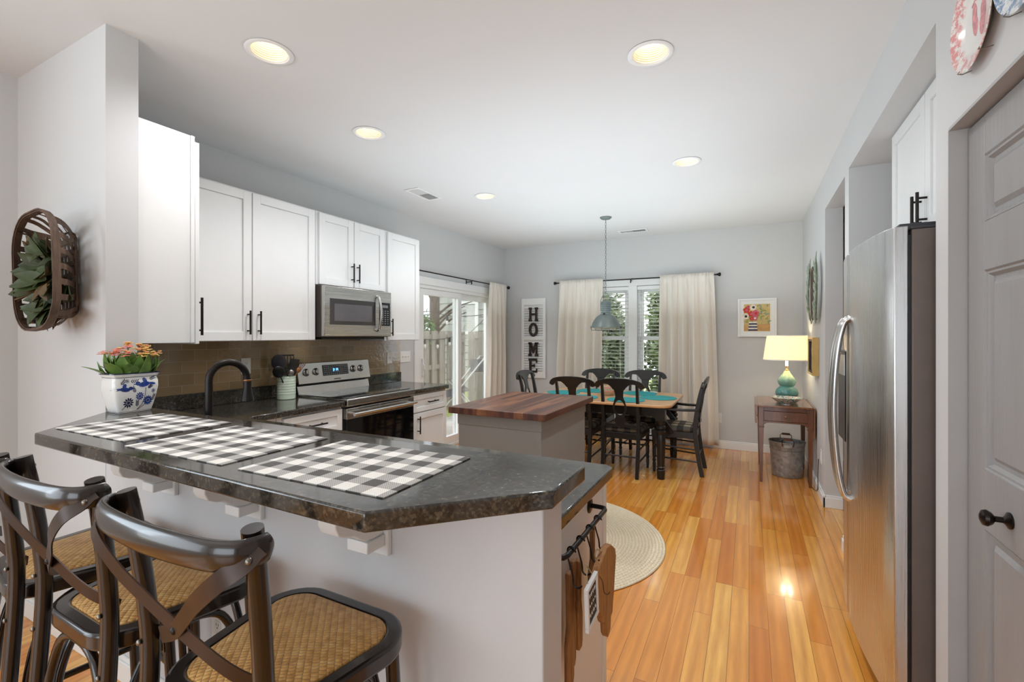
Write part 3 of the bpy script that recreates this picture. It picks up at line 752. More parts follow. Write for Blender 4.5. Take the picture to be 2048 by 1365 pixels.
def microwave():
    t = thing('microwave', 'stainless over-the-range microwave with black keypad and curved handle', 'microwave', (-3.12,2.9,1.378))
    y0, y1, z0, z1, xf = 2.524, 3.282, 1.38, 1.788, -2.93
    build('body', MB().box(XL+.004, xf-.038, y0, y1, z0, z1), simple('dark_taupe_case','#4a403a',.45,.3), t, bev=.004)
    build('underside_vent', MB().box(XL+.05, xf-.06, y0+.03, y1-.03, z0-.018, z0), m_slot, t)
    d = build('door', MB().box(xf-.037, xf, y0+.002, y1-.002, z0+.004, z1-.002), m_steel, t, bev=.006, seg=3)
    build('window', MB().box(xf-.002, xf+.0015, y0+.055, y0+.555, z0+.1, z1-.1), m_micglass, d, bev=.001)
    build('window_mesh', MB().box(xf+.0016, xf+.0019, y0+.1, y0+.51, z0+.13, z1-.14), simple('perforated_screen','#77757a',.06,.45), d)
    kp = build('keypad', MB().box(xf-.002, xf+.0016, y0+.60, y1-.02, z0+.1, z1-.1), m_glassblk, t, bev=.001)
    k = MB()
    for r_ in range(7):
        for c in range(3): k.box(xf+.0016, xf+.0021, y0+.632+c*.034, y0+.65+c*.034, z0+.115+r_*.019, z0+.122+r_*.019)
    k.box(xf+.0016, xf+.0021, y0+.64, y0+.71, z0+.262, z0+.285); build('key_print', k, simple('grey_key_print','#85868a',.4), kp, smooth=0)
    hy = y0+.575
    h = MB().tube(bez([(xf-.004,hy,z0+.055),(xf+.028,hy,z0+.085),(xf+.05,hy,z0+.2),(xf+.028,hy,z1-.075),(xf-.004,hy,z1-.045)], 8), .0125, 14, (0,1,0))
    build('handle', h, m_hsteel, d)
microwave()
def fridge():
    t = thing('refrigerator', 'tall stainless side-by-side refrigerator in the right wall recess', 'refrigerator', (.8,2.5,0))
    z1 = 1.775; y0, y1 = 2.055, 2.965; ym = 2.632
    build('body', MB().box(.502, 1.25, y0, y1, .03, z1-.012).box(.53,1.2,y0+.02,y1-.02,0,.03), m_side, t, bev=.004)
    build('hinge_cover', MB().box(.47,.6,y0+.015,y0+.1,z1-.012,z1+.012).box(.47,.6,y1-.1,y1-.015,z1-.012,z1+.012).box(.5,1.24,y0+.002,y1-.002,z1-.012,z1-.002), m_char, t, bev=.004)
    build('kick_grille', MB().box(.47,.53,y0+.03,y1-.03,.02,.09), m_black, t, bev=.003)
    def front(y):                      # bowed front, deepest in the middle
        u = (y-(y0+y1)/2)/((y1-y0)/2); return .408 + .036*u*u
    def door(a, b):
        n = 14; P = [(front(a)+.012,a)] ; P = []
        for i in range(n+1):
            y = a+(b-a)*i/n; x = front(y); e = min(y-a, b-y)
            if e < .012: x += (.012-e)*.8
            P.append((x,y))
        return MB().prism(P + [(.492,b),(.492,a)], .1, z1)
    gask = MB().box(.4925,.5015,y0+.01,ym-.01,.12,z1-.03).box(.4925,.5015,ym+.01,y1-.01,.12,z1-.03); build('gasket', gask, m_black, t)
    for nm, a, b, hy in (('fridge_door', y0, ym-.003, ym-.05), ('freezer_door', ym+.003, y1, ym+.05)):
        d = build(nm, door(a, b), m_fsteel, t, bev=.003, smooth=30)
        x = front(hy); zt, zb = 1.475, .645
        pts = [(x+.004,hy,zt),(x-.026,hy,zt-.035),(x-.05,hy,zt-.18),(x-.062,hy,(zt+zb)/2),(x-.05,hy,zb+.18),(x-.026,hy,zb+.035),(x+.004,hy,zb)]
        h = MB().sweep(bez(pts, 8), [(.0205*(1+.05*math.cos(4*PI*i/12))*math.cos(2*PI*i/24), .0145*(1+.06*math.cos(6*2*PI*i/24))*math.sin(2*PI*i/24)) for i in range(24)], (-1,0,0))
        build('handle', h, m_hsteel, d)
        if nm == 'freezer_door':
            x = front(2.8)
            dp = build('dispenser', MB().box(x-.012, x+.02, 2.705, 2.9, .88, 1.32), m_black, d, bev=.006)
            build('dispenser_panel', MB().box(x-.0135, x-.0122, 2.72, 2.885, 1.2, 1.3), m_hsteel, dp)
fridge()
t = thing('wall_cabinet', 'white two-door cabinet above the refrigerator', 'cabinet', (1.0,2.53,1.82), group='white wall cabinets')
build('cabinet_body', MB().box(.682, 1.415, 2.02, 3.04, 1.82, 2.428), m_white, t, bev=.0015)
for a, b, hy in ((2.022, 2.53, 2.502), (2.537, 3.036, 2.573)):
    d = build('door', panel_face(MB(), 'X', .66, a, b, 1.826, 2.42, out=-1), m_white, t, bev=.002)
    bar_pull(d, (.66, hy, 1.925), .14, 'Z', (-1,0,0))
# island
isl = thing('kitchen_island', 'grey painted island with walnut butcher block top', 'island', (-1.47,3.11,0))
build('top', MB().box(-1.835,-1.112,2.62,3.6,.862,.905), m_butcher, isl, bev=.004)
bd = build('body', MB().box(-1.785,-1.165,2.675,3.545,.014,.8615), m_grey, isl, bev=.002)
build('apron', MB().box(-1.791,-1.159,2.669,3.551,.785,.8615), m_grey, isl, bev=.002)
# ================================================================== BAR STOOLS
def make_stool(label):
    """seat centre at the origin on the floor, sitter faces +Y"""
    t = thing('bar_stool', label, 'bar stool', group='rattan bar stools at the breakfast bar')
    zt = .708
    def outline(s=0.0, n=8):           # front corners broad, back corners rounded tightly
        P = []
        for cx, cy, r, a in ((.105,.095,.105,0),(-.105,.095,.105,90),(-.08,-.10,.095,180),(.08,-.10,.095,270)):
            for i in range(n+1):
                q = R(a+90*i/n); P.append((cx+(r-s)*math.cos(q)*1.0, cy+(r-s)*math.sin(q)))
        return P
    o, i_ = outline(), outline(.038)
    build('seat_frame', MB().ring(o, i_, zt-.042, zt), m_stool, t, bev=.008, seg=3)
    w = MB(); n = len(i_); vs = []; fs = []; lv = [(1.03,-.012),(1.0,.001),(.9,.006),(.7,.010),(.4,.013),(.12,.014)]
    for k, z in lv: vs += [(a*k, b*k, zt+z) for a, b in i_]
    for L in range(len(lv)-1):
        for c in range(n): d = (c+1) % n; fs.append((L*n+c, L*n+d, (L+1)*n+d, (L+1)*n+c))
    fs.append(tuple((len(lv)-1)*n+c for c in range(n)))
    b0 = len(vs); vs += [(a*1.03, b*1.03, zt-.03) for a, b in i_]; fs += [(b0+c, b0+(c+1)%n, (c+1)%n, c) for c in range(n)]; fs.append(tuple(b0+n-1-c for c in range(n)))
    build('woven_seat', w.add(vs, fs), m_rattan, t)
    def post(s, z):                    # centre line of a rear post
        P = [(0,.188,-.235),(.35,.185,-.205),(.70,.181,-.183),(.85,.184,-.187),(1.0,.193,-.203),(1.084,.200,-.216)]
        for (za,xa,ya),(zb,xb,yb) in zip(P, P[1:]):
            if z <= zb: k = (z-za)/(zb-za); return Vector((s*(xa+(xb-xa)*k), ya+(yb-ya)*k, z))
        return Vector((s*P[-1][1], P[-1][2], z))
    for s in (-1, 1):
        lg = build('rear_leg', MB().tube(bez([post(s,z) for z in (0,.35,.7,.85,1.0,1.084)], 5), .0172, 14, (0,1,0)), m_stool, t)
        f = post(s, 1.062)
        build('bolt', MB().ell((f.x+s*.004, f.y+.0175, f.z-.005), (.006,.004,.006), 10, 6).ell((post(s,.775).x, post(s,.775).y-.0175, .775), (.006,.004,.006), 10, 6).ell((post(s,.64).x, post(s,.64).y-.0175, .64), (.006,.004,.006), 10, 6), m_bolt, lg)
        build('front_leg', MB().tube(bez([(s*.172,.188,0),(s*.166,.172,.35),(s*.158,.155,zt-.03)], 5), [.0155]*4+[.0165]*7, 14, (0,1,0)), m_stool, t)
    # bent top rail, wrapping behind the posts
    pts = [(-.2215,-.196,1.055),(-.2225,-.226,1.055),(-.203,-.252,1.054),(-.14,-.268,1.053),(0,-.276,1.052),(.14,-.268,1.053),(.203,-.252,1.054),(.2225,-.226,1.055),(.2215,-.196,1.055)]
    path = bez(pts, 6); N = len(path)
    sc = []
    for i in range(N):
        u = abs(i/(N-1)-.5)*2; e = 1 if u < .93 else max(.35, 1-(u-.93)*8)
        sc.append(((.8+.3*(1-u))*e, (.92+.12*(1-u))*e))
    sec = [(.0118*math.cos(2*PI*i/20), .0255*math.sin(2*PI*i/20)) for i in range(20)]
    build('top_rail', MB().sweep(path, sec, (0,0,1), False, sc), m_stool, t)
    for s in (-1, 1):
        pts = [(s*.2365,-.226,1.062),(s*.229,-.2465,1.047),(s*.196,-.268,1.02),(s*.13,-.264,.97),(s*.06,-.244,.915),(0,-.226-.003*s,.868),(-s*.08,-.205,.825),(-s*.13,-.188,.80),(-s*.172,-.160,.778)]
        st = build('cross_strap', MB().sweep(bez(pts, 5), [(-.0155,-.0014),(.0155,-.0014),(.0155,.0014),(-.0155,.0014)], (0,-1,0)), m_strapm, t)
        build('rivet', MB().ell((s*.2325,-.243,1.049), (.006,.006,.007), 12, 6), m_bolt, st)
    build('cross_bolt', MB().ell((0,-.228,.868), (.008,.008,.008), 12, 6), m_iron, t)
    # bentwood arches under the seat, one a side, and the foot rails
    def lp(sx, sy, z):
        if sy < 0: return post(sx, z)
        k = z/(zt-.03); return Vector((sx*(.172-.014*k), .188-.033*k, z))
    for (p, q) in (((-1,-1),(-1,1)),((1,-1),(1,1)),((-1,1),(1,1)),((-1,-1),(1,-1))):
        A = lambda z, p=p: lp(*p, z); B = lambda z, q=q: lp(*q, z); m = (A(.5)+B(.5))/2
        inn = Vector((m.x*-.12, m.y*-.12, 0))
        def on(k, z):
            return A(z).lerp(B(z), k) + inn*(.5 if .1 < k < .9 else .3)
        arc = [on(.09,.34), on(.10,.45), on(.14,.55), on(.24,.625), on(.38,.652), on(.5,.656), on(.62,.652), on(.76,.625), on(.86,.55), on(.90,.45), on(.91,.34)]
        build('leg_brace', MB().tube(bez(arc, 4), .0105, 10, (0,0,1)), m_stool, t)
        z = .23 if p[1] != q[1] else (.3 if p[1] > 0 else .2)
        build('foot_rail', MB().tube([A(z), B(z)], .0115, 10), m_stool, t)
    return t
s1 = make_stool('dark rattan bar stool nearest the camera, right of the other two')
s2 = dup(s1, label='middle dark rattan bar stool with a cross back, between two others')
s3 = dup(s1, label='farthest left dark rattan bar stool, mostly cut by the left picture edge')
s1.location, s1.rotation_euler.z = (-.912,.688,0), R(0)
s2.location, s2.rotation_euler.z = (-1.45,.695,0), R(-1)
s3.location, s3.rotation_euler.z = (-1.905,.70,0), R(-7)

# ================================================================== ON THE BAR
def placemat(c, label, rz=0):
    t = build('placemat', MB().prism(rrect(-.225,.225,-.1665,.1665,.004,2), 0, .0022), m_mat, None, at=(0,0,0), smooth=0)
    t.location = c; t.rotation_euler.z = rz; return tag(t, label, 'placemat', 'gingham placemats on the bar')
placemat((-1.905,.868,1.0735), 'black and white gingham placemat beside the blue and white planter', R(1))
placemat((-1.385,.848,1.0735), 'middle black and white gingham placemat on the bar top', R(1.2))
placemat((-.868,.855,1.0735), 'black and white gingham placemat nearest the bar\'s right end', R(1.2))
def planter():
    c = Vector((-2.328,1.003,1.074)); t = thing('planter', 'blue and white porcelain planter of coral kalanchoe on the bar', 'planter', c)
    rz = R(3)                         # long side along Y, painted face towards +X
    def sect(hx, hy, n=40, wav=0.0):
        P = []
        for i in range(n):
            a = 2*PI*i/n; ca, sa = math.cos(a), math.sin(a); e = .32
            P.append((hx*math.copysign(abs(ca)**e, ca)*(1+wav*math.cos(8*a)), hy*math.copysign(abs(sa)**e, sa)*(1+wav*math.cos(8*a))))
        return P
    prof = [(0.043,0.0602,0,0),(0.045,0.0636,0.004,0),(0.05,0.0705,0.03,0),(0.057,0.0791,0.07,0),(0.0605,0.0851,0.105,0),(0.059,0.0843,0.13,0),(0.055,0.0808,0.142,0),(0.056,0.0826,0.148,0.004),(0.0615,0.0912,0.163,0.012),(0.0585,0.0877,0.163,0.012),(0.052,0.0783,0.145,0),(0.045,0.0688,0.135,0)]
    mb = MB(); M = Matrix.Translation(c) @ Matrix.Rotation(rz,4,'Z'); mb.M = M; vs = []; fs = []; n = 40
    for hx, hy, z, wv in prof: vs += [(x, y, z) for x, y in sect(hx, hy, n, wv)]
    for j in range(len(prof)-1):
        for i in range(n): d = (i+1) % n; fs.append((j*n+i, j*n+d, (j+1)*n+d, (j+1)*n+i))
    fs += [tuple(range(n-1,-1,-1)), tuple((len(prof)-1)*n+i for i in range(n))]
    p = build('pot', mb.add(vs, fs), m_porc, t)
    rim = MB(); rim.M = M
    a, b, d = sect(.0618,.0918,n,.012), sect(.058,.087,n,.012), None
    rim.ring(a, b, .1605, .1645); build('rim_line', rim, m_navy, p)
    ln = MB(); ln.M = M; ln.ring(sect(.0563,.083,n,.004), sect(.054,.079,n,0), .1465, .1485); ln.ring(sect(.0452,.0640,n), sect(.042,.06,n), .004, .006); build('painted_line', ln, m_navy, p)
    def half(z):                       # half depth and half width of the pot at height z
        for A, B in zip(prof, prof[1:]):
            if A[2] <= z <= B[2] and B[2] > A[2]: k = (z-A[2])/(B[2]-A[2]); return A[0]+(B[0]-A[0])*k, A[1]+(B[1]-A[1])*k
        return .055, .081
    def skin(y, z, o=.0006):
        hx, hy = half(z); u = min(.999, abs(y)/hy); return (hx*(1-u**(2/.32))**(.32/2)+o, y, z)
    def blot(mb, pts):                 # a filled shape laid on the pot's front
        pts = [(q*.86, z) for q, z in pts]
        cy = sum(p[0] for p in pts)/len(pts); cz = sum(p[1] for p in pts)/len(pts); k = len(pts)
        v = [skin(cy, cz)] + [skin(y, z) for y, z in pts] + [skin(cy+(y-cy)*.999, cz+(z-cz)*.999, -.0008) for y, z in pts]
        mb.add(v, [(0, 1+i, 1+(i+1)%k) for i in range(k)] + [(1+i, 1+k+i, 1+k+(i+1)%k, 1+(i+1)%k) for i in range(k)])
    bl = MB(); bl.M = M; nv = MB(); nv.M = M
    def oval(mb, y, z, a, b, rot=0, n=10):
        blot(mb, [(y+a*math.cos(q)*math.cos(rot)-b*math.sin(q)*math.sin(rot), z+a*math.cos(q)*math.sin(rot)+b*math.sin(q)*math.cos(rot)) for q in [2*PI*i/n for i in range(n)]])
    def bird(y, z, k, f):
        bl = MB(); bl.M = M; nv = bl
        oval(bl, y, z, .017*k, .0075*k, f*.15); oval(bl, y-f*.018*k, z+.003*k, .0075*k, .006*k)
        oval(bl, y+f*.022*k, z+.001*k, .013*k, .004*k, -f*.1); oval(bl, y+f*.002*k, z+.011*k, .006*k, .009*k, f*.5); oval(nv, y-f*.027*k, z+.0015*k, .005*k, .0015*k); build('painted_bird', bl, m_cobalt, p, smooth=0)
    bird(.025,.115,1.45,1); bird(-.055,.098,1.25,-1)
    def flower(mm, y, z, r, n=9):
        mb = MB(); mb.M = M
        for i in range(n): q = 2*PI*i/n; oval(mb, y+math.cos(q)*r*.66, z+math.sin(q)*r*.66, r*.33, r*.15, q, 8)
        oval(mb, y, z, r*.3, r*.3); build('painted_flower', mb, mm, p, smooth=0)
    flower(m_navy,-.037,.042,.022,11); flower(m_cobalt,.045,.045,.021,13); flower(m_cobalt,.008,.066,.018,11); flower(m_cobalt,.066,.085,.01,7); flower(m_navy,-.045,.132,.009,7)
    def sprig(y, z, q, L, k=4):
        nv = MB(); nv.M = M
        for i in range(k):
            s = L*i/(k-1); yy, zz = y+math.cos(q)*s, z+math.sin(q)*s
            for d in (-.7,.7): oval(nv, yy+math.cos(q+d)*.005, zz+math.sin(q+d)*.005, .006, .0017, q+d, 6)
        build('painted_sprig', nv, m_navy, p, smooth=0)
    sprig(-.03,.13,0,.025); sprig(-.07,.12,.8,.02); sprig(-.012,.085,2.1,.02); sprig(.0,.025,1.57,.018); sprig(.065,.045,1.2,.02); sprig(.05,.135,.3,.02); sprig(.042,.098,.6,.015)
    for pts in ([(.0,.01),(.02,.03),(.03,.06),(.032,.1)], [(.004,.01),(.03,.028),(.048,.045)], [(-.06,.015),(-.045,.03),(-.038,.045)]):
        nv = MB(); nv.M = M
        for (y0,z0),(y1,z1) in zip(pts, pts[1:]):
            q = math.atan2(z1-z0, y1-y0); dy, dz = -math.sin(q)*.0011, math.cos(q)*.0011
            blot(nv, [(y0+dy,z0+dz),(y0-dy,z0-dz),(y1-dy,z1-dz),(y1+dy,z1+dz)])
        build('painted_stem', nv, m_navy, p, smooth=0)
    so = MB(); so.M = M; so.prism(sect(.053,.078,n), .128, .146); build('soil', so, m_soil, t)
    random.seed(11); lf = MB(); lf.M = M; fl = MB(); fl.M = M; fy = MB(); fy.M = M; sm = MB(); sm.M = M
    for i in range(62):
        a = random.uniform(0, 2*PI); q = random.uniform(.15, 1); y = math.sin(a)*.07*q; x = math.cos(a)*.042*q
        d = Vector((math.cos(a)*.7*q, math.sin(a)*.75*q, random.uniform(.7,1.6)))
        lf.leaf((x,y,.143), d, (0,0,1) if abs(d.z) < .9 else (math.cos(a),math.sin(a),0), random.uniform(.075,.115), random.uniform(.042,.058), random.uniform(.05,.3), 5, .3)
    for i, (y, x, z) in enumerate([(-.1,.02,.25),(-.07,.025,.245),(-.055,.03,.255),(-.035,-.01,.262),(-.02,.035,.25),(-.002,-.01,.272),(.005,-.03,.285),(.018,.02,.262),(.03,.035,.245),(.04,-.02,.278),(.05,.02,.262),(.065,-.01,.272),(.09,.0,.245),(.083,.03,.235),(.02,.045,.235),(-.045,.045,.24)]):
        sm.tube([(x*.6,y*.7,.146),(x,y,z)], .0016, 6)
        for k in range(16):
            q = random.uniform(0,2*PI); r = random.uniform(0,.021); px, py, pz = x+math.cos(q)*r, y+math.sin(q)*r, z+random.uniform(-.006,.008)
            T = fl if (y < .0 and k % 4) or k % 5 == 0 else fy
            for e in range(4):
                b = q+e*PI/2; T.ell((px+math.cos(b)*.0036, py+math.sin(b)*.0036, pz), (.0035,.0035,.0016), 6, 4)
    build('foliage', lf, m_leafk, t); build('stems', sm, m_leafk, t); build('coral_blossoms', fl, m_flower, t, label='coral pink blossoms'); build('yellow_blossoms', fy, m_flower2, t, label='yellow orange blossoms')
planter()

# ================================================================== ON THE LOWER WORKTOPS
def faucet():
    t = thing('faucet', 'dark bronze gooseneck faucet arching behind the breakfast bar', 'faucet', (-2.05,1.165,.905))
    b = (-2.05,1.165)
    build('base_flange', MB().lathe([(0,0),(.03,0),(.03,.006),(.022,.014),(.019,.03),(0,.03)], (*b,.906), 24), m_iron, t)
    pts = [(b[0],b[1],.93),(b[0],b[1],1.05),(b[0],b[1],1.2)]
    for i in range(1, 13):
        a = PI - PI*i/12*1.04; pts.append((b[0]+.012*(1+math.cos(a)), b[1]+  .076*(1+math.cos(a)), 1.2+.076*math.sin(a)))
    sp = build('spout', MB().tube(pts, .0148, 16, (1,0,0)), m_iron, t)
    e = Vector(pts[-1])
    hd = MB().lathe([(0,.012),(.016,.012),(.0165,.0),(.0165,-.035),(.019,-.05),(.026,-.085),(.027,-.092),(.024,-.095),(0,-.093)], (e.x,e.y+.003,e.z), 24)
    h = build('spray_head', hd, m_iron, sp); build('ring', MB().lathe([(.0168,-.004),(.018,-.002),(.018,.003),(.0168,.005)], (e.x,e.y+.003,e.z), 24, close=False), m_copper, h)
    l = MB().lathe([(0,0),(.02,0),(.02,.006),(.013,.012),(.012,.045),(0,.046)], (-1.985,1.165,.906), 20).tube([(-1.985,1.165,.945),(-1.945,1.165,.965)], .006, 10)
    build('lever_handle', l, m_iron, t)
faucet()
def crock():
    c = Vector((-3.17,2.375,.9055)); t = thing('utensil_crock', 'pale green ceramic utensil crock left of the stove', 'crock', c)
    pr = [(0,0),(.073,0),(.077,.004),(.077,.03)]
    for i in range(6): z = .04+i*.02; pr += [(.077,z),(.0782,z+.003),(.077,z+.006)]
    pr += [(.077,.165),(.0785,.171),(.076,.174),(.071,.172),(.07,.02),(0,.018)]
    build('crock_body', MB().lathe([(r*.86,z) for r,z in pr], c, 32), m_celadon, t, smooth=30)
    def tool(nm, lab, bx, by, tip, mat, head):
        b = Vector((c.x+bx, c.y+by, c.z+.026)); e = c + Vector(tip); d = (e-b).normalized()
        q = thing(nm, lab, 'utensil', b, group='kitchen utensils in the green crock')
        build('shaft', MB().tube([b, b.lerp(e,.5), e], [.0055,.005,.004], 10), mat, q)
        h = MB(); face = Vector((.8,-.6,0)); sd = d.cross(face).normalized(); nrm = sd.cross(d).normalized()
        F = Matrix((( *sd, 0),( *d, 0),( *nrm, 0),(0,0,0,1))).transposed(); F.translation = e; h.M = F
        head(h); build('head', h, mat, q)
    def spoon(r, L, dp=.012):
        def f(h): h.ell((0,L*.5,0), (r,L*.55,dp), 16, 8)
        return f
    def turner(w, L, slots):
        def f(h):
            if not slots: h.prism([(-w*.3,-.01),(w*.3,-.01),(w/2,.02),(w/2,L),(-w/2,L),(-w/2,.02)], -.0015, .0015)
            else:
                h.prism([(-w*.3,-.01),(w*.3,-.01),(w/2,.02),(-w/2,.02)], -.0015, .0015); h.box(-w/2,w/2,L-.012,L,-.0015,.0015)
                for i in range(5): x = -w/2+(w-.006)*i/4; h.box(x,x+.006,.02,L-.012,-.0015,.0015)
        return f
    def fork(h):
        h.ell((0,.02,0),(.02,.026,.006),12,6)
        for i in range(5): x = -.018+.009*i; h.tube([(x,.03,0),(x*1.25,.062,.004),(x*1.4,.082,.012)], .0026, 8)
    tool('spoonula', 'flat grey spatula leaning left out of the crock', -.01,-.01, (.03,-.075,.225), m_char, spoon(.05,.125,.008))
    tool('slotted_turner', 'black slotted turner standing upright in the crock', .0,.012, (-.012,.02,.215), m_black, turner(.092,.125,True))
    tool('ladle', 'black ladle at the back of the crock', -.02,.0, (-.045,-.012,.235), m_black, spoon(.045,.09,.026))
    tool('pasta_fork', 'copper toned pasta fork leaning right towards the stove', .0,-.012, (.02,.08,.2), m_copper, fork)
    tool('black_spoon', 'black cooking spoon leaning low to the left over rim', .012,.01, (.045,-.08,.175), m_black, spoon(.042,.095,.014))
    tool('steel_spoon', 'shiny steel serving spoon at the front of the crock', -.012,-.012, (.052,-.01,.178), m_hsteel, spoon(.022,.05,.01))
    tool('solid_turner', 'solid black turner at the right of the crock', .0,.02, (-.01,.065,.205), m_black, turner(.07,.1,False))
crock()
def wallplate(c, axis, label, kind, n=1, w=.074, h=.118):
    """outlet or switch plate; axis is the outward normal"""
    t = thing('power_outlet' if kind == 'outlet' else 'light_switch', label, kind, c); M = Matrix.Translation(c) @ Matrix.Rotation({'X':0,'-X':PI,'-Y':-PI/2}[axis],4,'Z')
    p = MB(); p.M = M; W_ = w if n == 1 else w+.046*(n-1); p.box(0,.006,-W_/2,W_/2,-h/2,h/2); build('cover_plate', p, m_plastic, t, bev=.002)
    if kind == 'outlet':
        for s in (-1, 1):
            q = MB(); q.M = M; q.prism(rrect(-.017,.017,s*.0195-.0145,s*.0195+.0145,.006,3), .006, .0085, 'YZ'); f = build('socket_face', q, m_plastic, t)
            q = MB(); q.M = M
            for y in (-.0065,.0065): q.box(.0084,.0088,y-.0012,y+.0012,s*.0195-.001,s*.0195+.008)
            q.prism(ellipse(0,s*.0195-.0075,.0026,.0026,10), .0084, .0088, 'YZ'); build('slot', q, m_slot, f)
    else:
        for i in range(n):
            y = (i-(n-1)/2)*.046; q = MB(); q.M = M; q.box(.005,.009,y-.006,y+.006,-.013,.013); q.cbox((.012,y,.004),(.014,.007,.010),(0,R(-25),0)); build('toggle', q, m_plastic, t, bev=.001)
wallplate((-3.3189,2.148,1.168), 'X', 'white double power outlet on the tiles left of the crock', 'outlet')
wallplate((-3.3189,3.685,1.16), 'X', 'single white light switch on the tiles right of the stove', 'switch', 1)
wallplate((XL,3.945,1.16), 'X', 'triple white light switch on painted wall beside the tiles', 'switch', 3)
wallplate((-.335,YB,.375), '-Y', 'white power outlet low on the back wall beside the curtain', 'outlet')
wallplate((XR,4.72,.36), '-X', 'white power outlet low on the right wall beside side table', 'outlet')
wallplate((-1.612,.952,.385), '-Y', 'white power outlet low on knee wall behind the bar stools', 'outlet')

# ================================================================== TOWEL BAR AND HANGING BOARDS
def towel_bar():
    xe = -.478; xb = -.42; z = .822
    t = thing('towel_bar', 'black metal towel rail on the end of the peninsula', 'towel bar', (xe,1.31,z))
    pts = [(xe+.004,1.115,z),(xb-.02,1.115,z),(xb-.006,1.119,z),(xb,1.133,z),(xb,1.3,z),(xb,1.487,z),(xb-.006,1.501,z),(xb-.02,1.505,z),(xe+.004,1.505,z)]
    build('rail', MB().tube(pts, .0075, 12), m_iron, t)
    for y in (1.115, 1.505): build('wall_flange', MB().lathe([(0,0),(.026,0),(.026,.003),(.02,.006),(0,.007)], (xe,y,z), 24, 'X'), m_iron, t)
    def hook(y, label, drop):
        pts = [(xb+.012,y,z-.002)] + [(xb+.0105*math.cos(a), y, z+.0105*math.sin(a)) for a in [R(20+k*20) for k in range(9)]]
        pts += [(xb-.011,y+.002,z-.02),(xb+.002,y+.004,z-drop+.02),(xb+.004,y+.004,z-drop)]
        pts += [(xb+.016+.012*math.cos(a), y+.004, z-drop+.012*math.sin(a)) for a in [R(190+k*22) for k in range(8)]]
        o = build('s_hook', MB().tube(bez(pts, 2), .0024, 8, (0,1,0)), m_iron, None, at=(xb,y,z)); tag(o, label, 'hook', 'hooks on the towel rail')
    hook(1.165, 'black S hook nearest the knee wall on the towel rail', .085)
    hook(1.24, 'second black S hook from the knee wall on the rail', .085)
    hook(1.325, 'third black S hook, carrying the state shaped board cord', .085)
    hook(1.405, 'black S hook nearest the kitchen end of the rail', .085)
    # boards and utensils hang just clear of the cabinet end
    sc = [(y+.03, z-.012) for y, z in [(1.32,.748),(1.355,.76),(1.40,.752),(1.452,.718),(1.463,.69),(1.448,.64),(1.437,.585),(1.425,.56),(1.418,.53),(1.40,.525),(1.395,.49),(1.368,.478),(1.352,.497),(1.345,.53),(1.32,.55),(1.30,.585),(1.262,.62),(1.225,.655),(1.228,.70),(1.27,.735)]]
    b = thing('cutting_board', 'large rough wooden board with an irregular map-like outline', 'board', (-.412,1.34,.62))
    build('plank', MB().prism(sc, -.404, -.384, 'YZ'), m_board, b, bev=.003)
    ck = MB().tube(bez([(-.3836,1.30,.70),(-.3836,1.33,.672),(-.3836,1.35,.63),(-.3836,1.385,.605),(-.3836,1.41,.60)], 5), .0012, 6); build('crack', ck, m_slot, b)
    build('hanging_cord', MB().tube(bez([(-.394,1.37,.738),(-.404,1.345,.755),(-.407,1.332,.742),(-.402,1.34,.73),(-.395,1.38,.738)], 4), .0022, 6), m_mat_cord, b)
    f = thing('hanging_sign', 'small white framed dark sign hanging in front of boards', 'sign', (-.38,1.215,.672))
    fm = MB(); M = Matrix.Translation((-.380,1.215,.672)) @ Matrix.Rotation(R(6),4,'X') @ Matrix.Scale(.72,4); fm.M = M
    for q in ((-.065,.065,-.085,-.068),(-.065,.065,.068,.085),(-.065,-.048,-.068,.068),(.048,.065,-.068,.068)): fm.box(-.008,.008,*q)
    build('frame', fm, m_trim, f, bev=.002)
    pn = MB(); pn.M = M; pn.box(-.006,.003,-.05,.05,-.07,.07); bd_ = build('board_face', pn, simple('dark_chalkboard','#2b2422',.6), f)
    ms = MB(); ms.M = M
    for i, z in enumerate((.038,.0,-.036)):
        x = -.034
        while x < .03:
            w = .012+.006*((i*3+int((x+.05)*200)) % 3); ms.tube([(.0034,x+k*w/6,z+.010*math.sin(k*1.7+i)*(1 if k % 2 else .5)) for k in range(7)], .0011, 5, (1,0,0)); x += w+.006
    build('chalk_lettering', ms, m_paper, bd_, smooth=0)
    build('twine', MB().tube([(-.384,1.19,.731),(-.402,1.236,.757),(-.384,1.243,.728)], .0016, 6), m_mat_cord, f)
    def paddle(y, zt, zb, w, label, x, tilt=0, nm='wooden_paddle'):
        p = thing(nm, label, 'utensil', (x,y,zb), group='wooden utensils on the towel rail')
        L = zt-zb; m = MB(); m.M = Matrix.Translation((x,y,zt)) @ Matrix.Rotation(R(tilt),4,'X')
        m.prism([(-.014,0),(.014,0),(.012,-L*.08),(.010,-L*.45),(w/2,-L*.62),(w/2*.95,-L*.93),(w/2*.6,-L),(-w/2*.6,-L),(-w/2*.95,-L*.93),(-w/2,-L*.62),(-.010,-L*.45),(-.012,-L*.08)], -.007, .007, 'YZ')
        build('blade_and_handle', m, m_board2, p, bev=.004)
    paddle(1.2, .745, .425, .05, 'long brown wooden paddle nearest the knee wall', -.44, 1, 'wooden_paddle')
    paddle(1.25, .755, .455, .044, 'thin wooden spoon hanging behind the framed sign', -.446, -2, 'wooden_spoon')
    paddle(1.30, .735, .47, .04, 'short dark wooden spatula behind the map shaped board', -.447, 1, 'wooden_spatula')
    paddle(1.43, .785, .56, .06, 'wooden paddle board handle rising behind map shaped board', -.445, 0, 'wooden_paddle')
m_mat_cord = simple('jute_twine', '#b79a6e', .9)
towel_bar()
